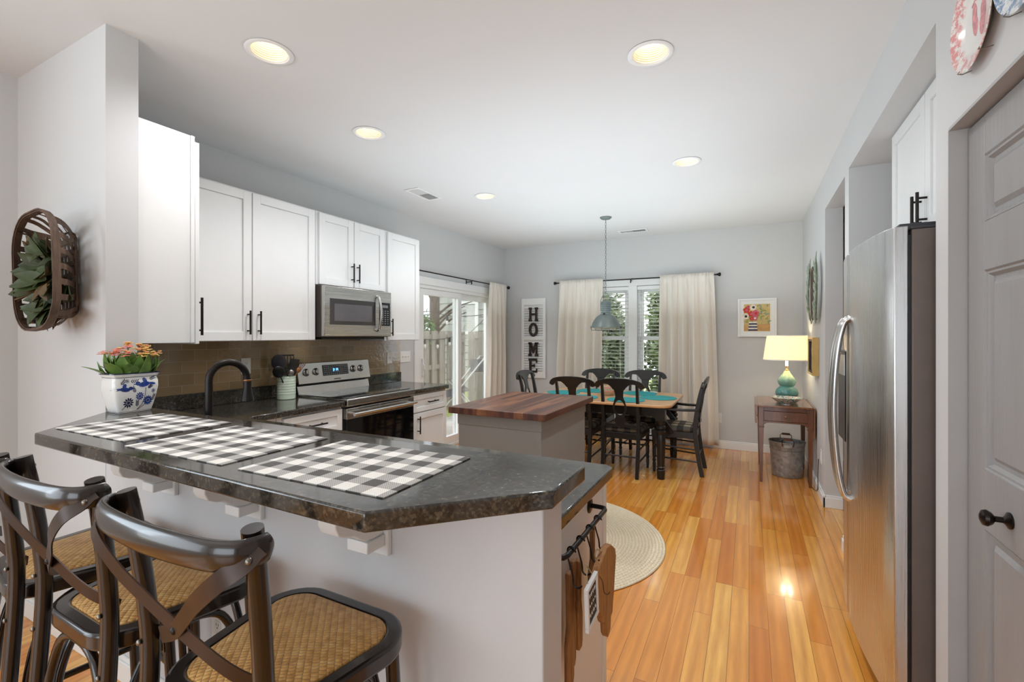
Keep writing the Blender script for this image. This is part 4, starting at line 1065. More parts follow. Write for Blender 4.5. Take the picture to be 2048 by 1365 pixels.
rug = build('round_rug', MB().lathe([(0,0),(.79,0),(.8,.004),(.795,.009),(.78,.0105),(0,.0105)], (0,0,0), 72), m_rug, None, at=(0,0,0), smooth=30)
rug.location = (-1.27,3.0,.0005); tag(rug, 'round braided jute rug on the wood floor by the island', 'rug')
# ================================================================== DINING
TZ = .728
def table():
    t = thing('dining_table', 'black farmhouse dining table with pale wooden top and turned legs', 'table', (-1.39,5.07,0))
    x0, x1, y0, y1 = -2.13, -.655, 4.535, 5.605
    build('tabletop', MB().prism(rrect(x0,x1,y0,y1,.13,6), TZ-.028, TZ), m_pine, t, bev=.008, seg=3)
    build('apron', MB().box(x0+.13,x1-.13,y0+.12,y0+.145,TZ-.13,TZ-.029).box(x0+.13,x1-.13,y1-.145,y1-.12,TZ-.13,TZ-.029).box(x0+.12,x0+.145,y0+.12,y1-.12,TZ-.13,TZ-.029).box(x1-.145,x1-.12,y0+.12,y1-.12,TZ-.13,TZ-.029), m_blackp, t, bev=.003)
    for lx in (x0+.105, x1-.105):
        for ly in (y0+.115, y1-.115):
            m = MB().box(lx-.044,lx+.044,ly-.044,ly+.044,TZ-.16,TZ-.029)
            m.lathe([(0,.0),(.034,0),(.040,.085),(.040,.09),(.030,.1),(.041,.112),(.041,.118),(.034,.125),(.043,.36),(.044,.42),(.036,.432),(.036,.437),(.046,.45),(.046,.462),(.034,.472),(.034,.478),(.047,.492),(.047,.51),(.032,.523),(.04,.54),(.043,.55),(.043,.57),(0,.57)], (lx,ly,0), 24)
            build('leg', m, m_blackp, t)
table()
def make_chair(name, label, arms):
    """seat centre at the origin, sitter faces +Y"""
    t = thing(name, label, 'chair', group='black dining chairs round the table')
    W = .2; hp = .172; yb = -.2
    def post(s, z):
        P = [(0,yb-.065),(.2,yb-.028),(.43,yb),(.6,yb-.012),(.8,yb-.045),(.95,yb-.085)]
        for (za,ya),(zb,y2) in zip(P, P[1:]):
            if z <= zb: k = (z-za)/(zb-za); return Vector((s*hp, ya+(y2-ya)*k, z))
        return Vector((s*hp, P[-1][1], z))
    for s in (-1, 1):
        build('rear_leg', MB().sweep(bez([post(s,z) for z in (0,.2,.43,.6,.8,.93)], 4), [(-.016,-.02),(.016,-.02),(.016,.02),(-.016,.02)], (0,1,0), False, [1.0]*12+[max(.72,1-.035*k) for k in range(9)]), m_blackp, t, bev=.003)
        m = MB().lathe([(0,0),(.012,0),(.017,.09),(.011,.1),(.019,.115),(.019,.125),(.012,.135),(.018,.16),(.0195,.24),(.013,.25),(.02,.265),(.02,.275),(.012,.285),(.0185,.3),(.02,.36),(0,.36)], (s*.185,.19,0), 14)
        m.box(s*.185-.02,s*.185+.02,.17,.21,.36,.425); build('front_leg', m, m_blackp, t)
    seat = [(-.205,.215),(.205,.215),(.185,-.21),(-.185,-.21)]
    build('seat_frame', MB().prism(seat, .365, .43), m_blackp, t, bev=.004)
    cu = MB(); n = 40; lv = []
    base = []
    for i in range(n):
        a = 2*PI*i/n; c, s_ = math.cos(a), math.sin(a); e = .35; base.append((.198*math.copysign(abs(c)**e, c), .2*math.copysign(abs(s_)**e, s_)))
    vs = []; fs = []; L = [(.97,.431),(1.02,.44),(1.03,.452),(1.0,.468),(.93,.478),(.7,.486),(.35,.488),(.05,.487)]
    for k, z in L: vs += [(x*k, y*k, z) for x, y in base]
    for j in range(len(L)-1):
        for i in range(n): d = (i+1) % n; fs.append((j*n+i, j*n+d, (j+1)*n+d, (j+1)*n+i))
    fs += [tuple(range(n-1,-1,-1)), tuple((len(L)-1)*n+i for i in range(n))]
    build('cushion', cu.add(vs, fs), m_cushion, t, label='buffalo check seat cushion')
    # crest rail: a yoke bowed in plan, with drooping rounded ends
    up = [(-.245,.885),(-.25,.905),(-.235,.928),(-.2,.95),(-.14,.965),(-.07,.973),(0,.975),(.07,.973),(.14,.965),(.2,.95),(.235,.928),(.25,.905),(.245,.885)]
    lo = [(.225,.873),(.2,.878),(.185,.9),(.15,.918),(.11,.915),(.075,.888),(.055,.862),(.052,.845),(0,.845),(-.052,.845),(-.055,.862),(-.075,.888),(-.11,.915),(-.15,.918),(-.185,.9),(-.2,.878),(-.225,.873)]
    def lean(m):                       # tilt and bow the flat back pieces along the posts
        m.v = [(x, post(1,z).y + y - .018*(1-min(1,(x/.25)**2)) - .004, z) for x, y, z in m.v]; return m
    def strip(top, bot, m):            # fill between an upper and a lower outline in narrow columns
        N = 36; xs = [-.249+.498*i/N for i in range(N+1)]
        def at(P, x):
            P = sorted(P)
            for (a,za),(b,zb) in zip(P, P[1:]):
                if a <= x <= b and b > a: return za+(zb-za)*(x-a)/(b-a)
            return P[0][1] if x < P[0][0] else P[-1][1]
        vs = []; fs = []
        for x in xs:
            a, b = at(top, x), min(at(bot, x), at(top, x)-.012)
            vs += [(x,-.011,b),(x,-.011,a),(x,.011,a),(x,.011,b)]
        for i in range(N):
            q = i*4
            for c in range(4): d = (c+1) % 4; fs.append((q+c, q+d, q+4+d, q+4+c))
        fs += [(0,1,2,3),(N*4+3,N*4+2,N*4+1,N*4)]; return m.add(vs, fs)
    up2 = [(-.25,.893),(-.245,.912),(-.23,.93),(-.2,.95),(-.14,.965),(-.07,.973),(0,.975),(.07,.973),(.14,.965),(.2,.95),(.23,.93),(.245,.912),(.25,.893)]
    lo2 = [(-.25,.885),(-.22,.872),(-.2,.874),(-.185,.9),(-.15,.918),(-.11,.915),(-.075,.888),(-.055,.86),(0,.855),(.055,.86),(.075,.888),(.11,.915),(.15,.918),(.185,.9),(.2,.874),(.22,.872),(.25,.885)]
    build('crest_rail', lean(strip(up2, lo2, MB())), m_blackp, t, bev=.003)
    sp = MB()
    sp.prism([(-.05,.865),(-.042,.83),(-.038,.79),(-.045,.765),(-.06,.735),(-.03,.758),(0,.766),(.03,.758),(.06,.735),(.045,.765),(.038,.79),(.042,.83),(.05,.865)], -.007, .007, 'XZ')
    sp.ring(ellipse(0,.68,.068,.092,32), ellipse(0,.68,.05,.075,32), -.007, .007, 'XZ')
    sp.prism([(-.045,.618),(-.03,.598),(0,.594),(.03,.598),(.045,.618),(.042,.585),(.055,.565),(.055,.55),(.045,.53),(.042,.49),(-.042,.49),(-.045,.53),(-.055,.55),(-.055,.565),(-.042,.585)], -.007, .007, 'XZ')
    build('back_splat', lean(sp), m_blackp, t, bev=.002)
    build('back_rail', lean(MB().box(-.165,.165,-.012,.012,.485,.52)), m_blackp, t, bev=.003)
    for s in (-1, 1):
        for z in (.14, .26): build('side_stretcher', MB().tube([post(s,z), Vector((s*.185,.19,z+.02))], .0085, 10), m_blackp, t)
    tw = [(-.185,.19,.235)] + [(-.185+.37*i/24,.19,.235) for i in range(1,24)] + [(.185,.19,.235)]
    build('front_stretcher', MB().tube(tw, [.008 if i % 3 else .013 for i in range(25)], 10), m_blackp, t)
    build('rear_stretcher', MB().tube([post(-1,.2), post(1,.2)], .0085, 10), m_blackp, t)
    if arms:
        for s in (-1, 1):
            a = post(s,.66); am = bez([(s*(hp+.004),a.y-.01,.655),(s*.205,-.08,.65),(s*.222,.09,.655),(s*.222,.17,.652),(s*.222,.2,.628)], 5)
            ar = build('arm', MB().sweep(am, [(-.02,-.012),(.02,-.012),(.02,.012),(-.02,.012)], (0,0,1)), m_blackp, t, bev=.005)
            build('arm_support', MB().sweep(bez([(s*.208,.02,.40),(s*.212,.06,.48),(s*.218,.12,.56),(s*.221,.12,.645)], 5), [(-.013,-.025),(.013,-.025),(.013,.025),(-.013,.025)], (0,1,0)), m_blackp, ar, bev=.003)
    return t
ch = make_chair('dining_chair', 'black dining chair with back to camera, half hidden by kitchen island', False)
ch2 = dup(ch, label='black oval-splat dining chair with back to camera, right of the island')
ch3 = dup(ch, label='black dining chair facing camera behind table, under the pendant lamp')
ch4 = dup(ch, label='black dining chair facing camera before right half of dining window')
ch.location = (-1.62,4.79,0); ch2.location = (-1.135,4.79,0)
ch3.location, ch3.rotation_euler.z = (-1.665,5.43,0), PI; ch4.location, ch4.rotation_euler.z = (-1.115,5.43,0), PI
for c, l, z, n in (((-.675,5.07,0), 'black dining armchair at the right end of the table', R(90), 0), ((-2.13,5.06,0), 'black dining armchair at the left end, before white HOME shutter', R(-90), 1)):
    if n == 0: ac = make_chair('dining_armchair', l, True); q = ac
    else: q = dup(ac, label=l)
    q.location, q.rotation_euler.z = c, z
pm0 = None
for (x, y), l in (((-.86,5.08),'round turquoise placemat at the right end, before the armchair'),((-1.13,4.77),'round turquoise placemat behind the oval-splat chair near camera'),((-1.62,4.77),'round turquoise placemat nearest the kitchen island'),
                  ((-1.115,5.38),'round turquoise placemat on window side, right of the bowl'),((-1.665,5.38),'round turquoise placemat on window side, left of the bowl'),((-1.925,5.07),'round turquoise placemat at the left end of the table')):
    if pm0 is None:
        p = pm0 = build('round_placemat', MB().lathe([(0,0),(.188,0),(.192,.002),(.19,.0045),(0,.005)], (0,0,0), 48), m_teal, None, at=(0,0,0), smooth=30)
    else: p = pm0.copy(); COL.objects.link(p)
    p.location = (x,y,TZ+.0006); tag(p, l, 'placemat', 'round turquoise placemats')
b = thing('bowl', 'striped pottery bowl in the middle of the dining table', 'bowl', (-1.395,5.07,TZ+.001))
build('bowl_body', MB().lathe([(0,0),(.045,0),(.05,.006),(.085,.04),(.095,.075),(.09,.11),(.086,.112),(.086,.105),(.088,.078),(.078,.045),(.04,.012),(0,.01)], (-1.395,5.07,TZ+.001), 32), simple('speckled_pottery','#c9b79d',.45,var=.15,sc=60), b)
for z, r in ((.05,.0895),(.09,.0945)): build('painted_stripe', MB().lathe([(r,z-.004),(r+.0012,z-.003),(r+.0012,z+.003),(r,z+.004)], (-1.395,5.07,TZ+.001), 32, close=False), m_flower, b)
for (x, y, z), l in (((-1.43,5.05,.085),'orange in the striped bowl, on the left'),((-1.36,5.08,.087),'orange in the striped bowl, on the right'),((-1.40,5.11,.09),'orange at the back of the striped bowl')):
    o = build('orange', MB().ell((0,0,0),(.034,.034,.032),20,12), simple('orange_peel','#f0982a',.45,var=.06,bump=.2,bsc=300), None, at=(0,0,0)); o.location = (x,y,TZ+z-.014); tag(o, l, 'fruit', 'oranges in the striped bowl')
def pendant():
    c = Vector((-1.42,5.06,0)); t = thing('pendant_lamp', 'grey industrial dome pendant lamp on a chain over the table', 'lamp', (c.x,c.y,HC))
    build('ceiling_canopy', MB().lathe([(0,0),(.064,0),(.064,-.006),(.05,-.02),(.012,-.03),(0,-.032)], (c.x,c.y,HC), 28), m_zincp, t)
    k = MB(); z = HC-.03; i = 0
    while z > 1.86:
        pts = [(.0075*math.cos(a), .017*math.sin(a)) for a in [2*PI*q/12 for q in range(12)]]
        k.tube([(c.x+(a if i % 2 else 0), c.y+(0 if i % 2 else a), z-.017+b_) for a, b_ in pts], .0019, 6, (0,1,0) if i % 2 else (1,0,0), True); z -= .0285; i += 1
    build('chain', k, m_zincp, t)
    hd = MB().tube(bez([(c.x-.058,c.y,1.66),(c.x-.056,c.y,1.78),(c.x-.025,c.y,1.85),(c.x,c.y,1.862),(c.x+.025,c.y,1.85),(c.x+.056,c.y,1.78),(c.x+.058,c.y,1.66)], 6), .0048, 8, (0,1,0))
    build('bail', hd, m_zincp, t)
    pr = [(0,1.785),(.02,1.785),(.045,1.772)]
    for i in range(6): zz = 1.765-i*.0195; pr += [(.058,zz),(.058,zz-.010),(.05,zz-.012),(.05,zz-.017)]
    pr += [(.058,1.64),(.06,1.615),(0,1.61)]
    build('ribbed_housing', MB().lathe(pr[::-1], (c.x,c.y,0), 32), m_zincp, t, smooth=30)
    dm = [(.058,1.63),(.078,1.618),(.105,1.598),(.13,1.565),(.148,1.53),(.158,1.50),(.166,1.488),(.168,1.48),(.162,1.48),(.15,1.505),(.125,1.56),(.1,1.59),(.07,1.608),(.05,1.612)]
    d = build('dome_shade', MB().lathe([(r,z) for r,z in dm], (c.x,c.y,0), 40, close=False), m_zincp, t, smooth=50)
    cg = MB().tube([(c.x+.16*math.cos(a), c.y+.16*math.sin(a), 1.452) for a in [2*PI*i/36 for i in range(36)]], .0028, 8, closed=True)
    for i in range(12):
        a = 2*PI*i/12; cg.tube([(c.x+.167*math.cos(a), c.y+.167*math.sin(a), 1.484),(c.x+.16*math.cos(a), c.y+.16*math.sin(a), 1.452)], .002, 6)
    for i in range(3):
        a = PI*i/3; cg.tube([(c.x-.16*math.cos(a), c.y-.16*math.sin(a), 1.452),(c.x,c.y,1.446),(c.x+.16*math.cos(a), c.y+.16*math.sin(a), 1.452)], .002, 6)
    build('wire_guard', cg, m_zincp, d)
    build('lens', MB().lathe([(0,1.462),(.1,1.466),(.155,1.478),(.155,1.482),(0,1.482)], (c.x,c.y,0), 32), m_bulbglass, d)
    build('clasp', MB().cbox((c.x,c.y-.065,1.63),(.02,.012,.02)).cbox((c.x+.169,c.y,1.485),(.01,.016,.022)).cbox((c.x-.169,c.y,1.485),(.01,.016,.022)), m_iron, d, bev=.002)
pendant()

# ================================================================== CURTAINS
def rod(p, q, name_label, wall, brs, fins=(True,True)):
    p, q = Vector(p), Vector(q); d = (q-p).normalized(); t = thing('curtain_rod', name_label, 'curtain rod', (p+q)/2)
    build('pole', MB().tube([p,q], .008, 12), m_iron, t)
    for e, s, on in ((p,-1,fins[0]),(q,1,fins[1])):
        if not on: continue
        m = MB()
        pr = [(0,0),(.009,0),(.009,.012),(.014,.016),(.014,.02),(.010,.026),(.02,.034),(.024,.046),(.022,.056),(.012,.062),(0,.063)]
        if abs(d.x) > .5: m.lathe([(r,s*z) for r,z in pr], e, 20, 'X')
        else: m.lathe([(r,s*z) for r,z in pr], e, 20, 'Y')
        build('finial', m, m_iron, t)
    for k in brs:
        b = p.lerp(q,k); m = MB()
        if wall == 'back': m.box(b.x-.006,b.x+.006,b.y-.004,YB,b.z-.022,b.z-.01).box(b.x-.01,b.x+.01,YB-.004,YB,b.z-.06,b.z+.02).box(b.x-.006,b.x+.006,b.y-.006,b.y+.006,b.z-.05,b.z-.009)
        else: m.box(XL,b.x+.004,b.y-.006,b.y+.006,b.z-.022,b.z-.01).box(XL,XL+.004,b.y-.01,b.y+.01,b.z-.06,b.z+.02).box(b.x-.006,b.x+.006,b.y-.006,b.y+.006,b.z-.05,b.z-.009)
        build('bracket', m, m_iron, t, bev=.001)
rod((-2.425,YB-.085,2.138),(-.365,YB-.085,2.138),'dark curtain rod with round finials over the dining window','back',(.02,.5,.98))
rod((XL+.085,3.95,2.115),(XL+.085,6.165,2.115),'dark curtain rod above the sliding patio door','left',(.03,.55,.97),(True,True))
def curtain(label, a0, a1, b0, b1, fixed, axis, ztop, zbot, folds, seed, out):
    """gathered panel: spans a0..a1 at the rod and b0..b1 at the hem; hangs in folds"""
    random.seed(seed); nu, nv = folds*16, 30; ph = [random.uniform(-.5,.5) for _ in range(folds+1)]; am = [random.uniform(.65,1.25) for _ in range(folds+1)]
    vs = []; fs = []
    for j in range(nv+1):
        t = j/nv; z = ztop+.028 - (ztop+.028-zbot)*t; sp = min(1, t*1.15)**.8
        for i in range(nu+1):
            u = i/nu; k = u*folds; q = min(folds-1, int(k)); fr = k-q; ang = 2*PI*k + ph[q]*(1-fr)+ph[q+1]*fr
            lo, hi = a0+(b0-a0)*sp, a1+(b1-a1)*sp
            a = lo+(hi-lo)*u + .008*math.sin(ang*2+1)*(.3+t)
            A = (am[q]*(1-fr)+am[q+1]*fr)*(.008+.050*min(1,t*2.0)**.8)
            fine = (.008*math.sin(ang*3.1+seed)+.005*math.sin(ang*5.3+2*seed))*max(0, 1-t*3.0)
            o = .016 + max(A*math.sin(ang), -.016-.06*min(1,t*3)) + fine + .006*math.sin(3*t+u*4)*t
            if .015 < t < .035: o -= .003
            o = max(o, .0125 if t < .05 else -.062)
            vs.append((a, fixed+out*o, z) if axis == 'X' else (fixed+out*o, a, z))
    for j in range(nv):
        for i in range(nu): q = j*(nu+1)+i; fs.append((q,q+1,q+nu+2,q+nu+1))
    loc = ((a0+a1)/2, fixed, ztop) if axis == 'X' else (fixed, (a0+a1)/2, ztop)
    o = build('curtain', MB().add(vs, fs), m_curtain, None, at=loc, smooth=80, recalc=False)
    s = o.modifiers.new('cloth', 'SOLIDIFY'); s.thickness = .003; s.offset = 0
    tag(o, label, 'curtain', 'cream curtains')
curtain('cream curtain left of the dining window, beside the HOME shutter', -2.395,-1.765,-2.455,-1.80, YB-.085,'X',2.138,.05,5,4,-1)
curtain('cream curtain right of the dining window, behind the armchair', -1.018,-.385,-1.05,-.335, YB-.085,'X',2.138,.05,5,9,-1)
curtain('cream curtain gathered at the right of the patio door', 5.62,6.12,5.50,6.13, XL+.085,'Y',2.115,.05,4,14,1)

# ================================================================== WALL DECORATIONS
def home_sign():
    t = thing('shutter_sign', 'white louvred shutter with dark letters HOME on back wall', 'sign', (-2.835,YB,1.36))
    x0, x1, z0, z1, y = -3.03, -2.64, .765, 1.94, YB-.032
    f = MB().box(x0,x0+.045,y,YB-.002,z0,z1).box(x1-.045,x1,y,YB-.002,z0,z1).box(x0+.045,x1-.045,y,YB-.002,z1-.095,z1).box(x0+.045,x1-.045,y,YB-.002,z0,z0+.1).box(x0+.045,x1-.045,y,YB-.002,1.325,1.385)
    build('shutter_frame', f, m_trim, t, bev=.003)
    l = MB()
    for a, b_ in ((z0+.1,1.325),(1.385,z1-.095)):
        z = a+.02
        while z < b_-.01: l.cbox(((x0+x1)/2,YB-.018,z),(x1-x0-.09,.030,.006),(R(48),0,0)); z += .0365
    l.box(x0+.045,x1-.045,YB-.004,YB-.002,z0+.1,z1-.095)
    build('louvres', l, m_trim, t, smooth=0)
    B = []
    w, h = .15, .205
    def H(): return [(0,.05,0,.03),(0,.05,.175,.205),(.1,.15,0,.03),(.1,.15,.175,.205),(.011,.044,.03,.175),(.106,.139,.03,.175),(.044,.106,.088,.117)]
    def E_(): return [(0,.138,0,.03),(0,.138,.175,.205),(.011,.046,.03,.175),(.046,.095,.09,.115),(.085,.098,.078,.127),(.118,.138,.03,.06),(.118,.138,.145,.175)]
    def put(rects, zb, extra=None):
        m = MB(); yb = YB-.05
        for a, b_, c, d in rects: m.box(-2.905+a,-2.905+b_,yb,yb+.016,zb+c,zb+d)
        if extra: extra(m, zb, yb)
        build('letter', m, m_letter, t, bev=.0015)
    put(H(), 1.60)
    def O(m, zb, yb): m.ring(ellipse(-2.83,zb+.102,.072,.104,28), ellipse(-2.83,zb+.102,.034,.066,28), yb, yb+.016, 'XZ')
    put([], 1.375, O)
    def Mx(m, zb, yb): m.prism([(-2.894,zb+.205),(-2.855,zb+.205),(-2.83,zb+.12),(-2.805,zb+.205),(-2.766,zb+.205),(-2.818,zb+.045),(-2.842,zb+.045)], yb, yb+.016, 'XZ')
    put([(-.005,.05,0,.03),(.1,.155,0,.03),(-.005,.04,.175,.205),(.11,.155,.175,.205),(.008,.038,.03,.175),(.112,.142,.03,.175)], 1.085, Mx)
    put(E_(), .845)
home_sign()
def picture():
    t = thing('framed_picture', 'white framed floral print with striped vase on back wall', 'picture', (.084,YB,1.605))
    x0, x1, z0, z1, y = -.12, .29, 1.378, 1.835, YB-.028
    w = .022; f = MB().box(x0,x0+w,y,YB-.001,z0,z1).box(x1-w,x1,y,YB-.001,z0,z1).box(x0+w,x1-w,y,YB-.001,z0,z0+w).box(x0+w,x1-w,y,YB-.001,z1-w,z1)
    build('frame', f, m_trim, t, bev=.002)
    build('mat_board', MB().box(x0+w,x1-w,YB-.016,YB-.004,z0+w,z1-w), m_paper, t)
    def flat(nm, c): return simple(nm, c, .7, var=.12, sc=30)
    mats = [flat('print_ground','#d8c07f'), flat('print_green','#8a9a55'), flat('print_red','#d2412f'), flat('print_pink','#d9687f'), flat('print_cream','#f0e6d6'), flat('print_blue','#3d4160'), flat('print_tan','#d3a469'), flat('print_dark','#3a2b2a'), flat('print_teal','#6fa5a0')]
    p = MB(); a0, a1, c0, c1 = -.055, .222, 1.443, 1.768; lay = [0]
    def sh(mi, poly):
        lay[0] += 1; p.mi = mi; yy = YB-.0163-lay[0]*.00003; p.prism([(a0+(a1-a0)*u, c0+(c1-c0)*v) for u, v in poly], yy, YB-.0155, 'XZ')
    sh(0, [(0,0),(1,0),(1,1),(0,1)]); sh(6, [(0,0),(1,0),(1,.28),(0,.22)]); random.seed(5)
    for i in range(60):
        u, v = random.uniform(.5,.97), random.uniform(.25,.95); q = random.uniform(0,PI); L = random.uniform(.04,.1)
        if i > 40: u, v = random.uniform(.03,.4), random.uniform(.25,.6)
        sh(random.choice([1,1,8,0,1]), [(u+L*math.cos(q+s)*k, v+L*math.sin(q+s)*k) for s, k in ((0,1),(.9,.35),(PI,1),(PI+.9,.35))])
    for i in range(6):
        sh(4 if i % 2 else 5, [(.17+.03*(i/6),.02+i*.055),(.53-.03*(i/6),.02+i*.055),(.525-.03*(i/6),.075+i*.055),(.175+.03*(i/6),.075+i*.055)])
    for u, v, r, mi, ce in ((.1,.78,.13,2,3),(.36,.88,.13,4,7),(.07,.55,.13,4,7),(.28,.64,.12,2,3),(.45,.66,.14,3,2),(.42,.48,.11,3,4),(.17,.9,.07,3,2),(.3,.46,.08,2,3)):
        sh(mi, [(u+r*(1+.12*math.sin(5*q))*math.cos(q)*.98, v+r*(1+.12*math.sin(5*q))*math.sin(q)*.85) for q in [2*PI*k/24 for k in range(24)]])
        sh(ce, ellipse(u+.01,v,r*.42,r*.36,12))
    build('print', p, mats, t, smooth=0)
picture()
t = thing('framed_picture', 'small gold box frame with dark print on the right wall', 'picture', (XR,5.03,1.205))
x0 = XR-.052
f = MB().box(x0,XR-.001,4.85,4.866,1.035,1.375).box(x0,XR-.001,5.19,5.206,1.035,1.375).box(x0,XR-.001,4.866,5.19,1.035,1.051).box(x0,XR-.001,4.866,5.19,1.359,1.375)
build('frame', f, m_gold, t, bev=.002)
build('liner', MB().box(XR-.045,XR-.003,4.8665,4.885,1.0515,1.3585).box(XR-.045,XR-.003,5.171,5.1895,1.0515,1.3585).box(XR-.045,XR-.003,4.885,5.171,1.0515,1.07).box(XR-.045,XR-.003,4.885,5.171,1.34,1.3585), m_slot, t)
build('print', MB().box(XR-.03,XR-.003,4.885,5.171,1.07,1.34), m_mirror, t)
def wall_art():
    c = Vector((XR-.03,4.98,1.775)); t = thing('wall_sculpture', 'metal leaf wreath wall sculpture above the small gold frame', 'wall art', c)
    rg = MB()
    for r, dx in ((.135,0),(.115,.006),(.15,-.006)):
        rg.tube([(c.x+dx, c.y+r*.95*math.cos(a), c.z+r*1.6*math.sin(a)) for a in [2*PI*i/40 for i in range(40)]], .005, 8, (1,0,0), True)
    for y in (-.05,.05): rg.tube([(c.x,c.y+y,c.z-.2),(c.x+.01,c.y+y*1.2,c.z),(c.x,c.y+y,c.z+.2)], .004, 8)
    rg.tube([(XR-.001,c.y,c.z+.235),(c.x,c.y,c.z+.235)], .005, 8).tube([(XR-.001,c.y,c.z-.235),(c.x,c.y,c.z-.235)], .005, 8)
    build('wire_rings', rg, m_rustw, t)
    random.seed(8)
    for s in (-1, 1):
        br = MB(); st = bez([(c.x,c.y+s*.16,c.z-.27),(c.x-.005,c.y+s*.27,c.z-.12),(c.x-.005,c.y+s*.3,c.z+.05),(c.x,c.y+s*.22,c.z+.25)], 6)
        b_ = MB().tube(st, .005, 8); b_.tube([(c.x,c.y,c.z-.22),(c.x,c.y+s*.16,c.z-.27)], .005, 8).tube([(c.x,c.y+s*.22,c.z+.25),(c.x,c.y,c.z+.22)], .004, 8); k = build('branch', b_, m_verdi, t)
        for i in range(1, len(st)-1):
            for d in (-1, 1): br.leaf(st[i], (-.25, d*random.uniform(.5,.9), random.uniform(.5,1.0)), (-1,0,0), random.uniform(.085,.12), .04, .1, 4, .3, .003)
        br.leaf(st[-1], (-.1,0,1), (-1,0,0), .1, .04, .1, 4, .3, .003)
        build('leaves', br, m_verdi, k)
wall_art()
def plate(c, r, rim, ctr, label, prints, seedm):
    t = thing('decorative_plate', label, 'plate', c)
    pr = [(0,-.004),(.55*r,-.004),(.62*r,-.007),(.72*r,-.013),(r*.98,-.024),(r,-.026),(r*.985,-.028),(.72*r,-.0165),(.62*r,-.0105),(.55*r,-.0075),(0,-.0075)]
    p = build('plate_body', MB().lathe([(a,b_) for a,b_ in pr], c, 56, 'X'), t_pinkplate(seedm, rim, ctr), t, smooth=40)
    if prints:
        m = MB()
        for s, tilt, dz in ((-1,R(8),-.008),(1,R(-6),.008)):
            m.M = Matrix.Translation((c[0]-.0078, c[1]+s*.0225, c[2]+dz)) @ Matrix.Rotation(tilt,4,'X') @ Matrix.Scale(1.0,4)
            m.prism([(.0+.0165*f*math.cos(q), .046*math.sin(q)) for q in [2*PI*i/24 for i in range(24)] for f in [1-.28*math.cos(q*2)*0 - (.25 if -.2 < math.sin(q) < .35 and math.cos(q)*s < 0 else 0)]], -.0004, .001, 'YZ')
            for i in range(5): m.prism(ellipse(s*(.012-.006*i)*-1, .053-.0022*abs(i-1), .0042 if i == 0 else .003, .0055 if i == 0 else .0042, 10), -.0004, .001, 'YZ')
        build('footprints', m, simple('pink_glaze_print','#dc8f92',.25,var=.25,sc=60), p, smooth=0, label='two pink baby footprints')
    w = MB()
    for a in (R(-60),R(-120),R(60),R(120)):
        y, z = c[1]+math.cos(a)*r, c[2]+math.sin(a)*r; w.tube([(XR-.001,y*.98+c[1]*.02,z*.98+c[2]*.02),(XR-.02,y+math.cos(a)*.003,z+math.sin(a)*.003),(XR-.031,y,z),(XR-.027,c[1]+math.cos(a)*r*.95,c[2]+math.sin(a)*r*.95)], .0013, 6)
    build('wire_hanger', w, m_bolt, t)
plate((XR,1.655,2.238), .13, '#dd8f8c', '#e9e6e1', 'white plate with pink speckled rim and two footprints above pantry door', True, 'pink_rimmed_plate')
plate((XR,1.392,2.238), .13, '#6f93b5', '#e6e8ea', 'white plate with blue speckled rim, cut by the top right corner', False, 'blue_rimmed_plate')
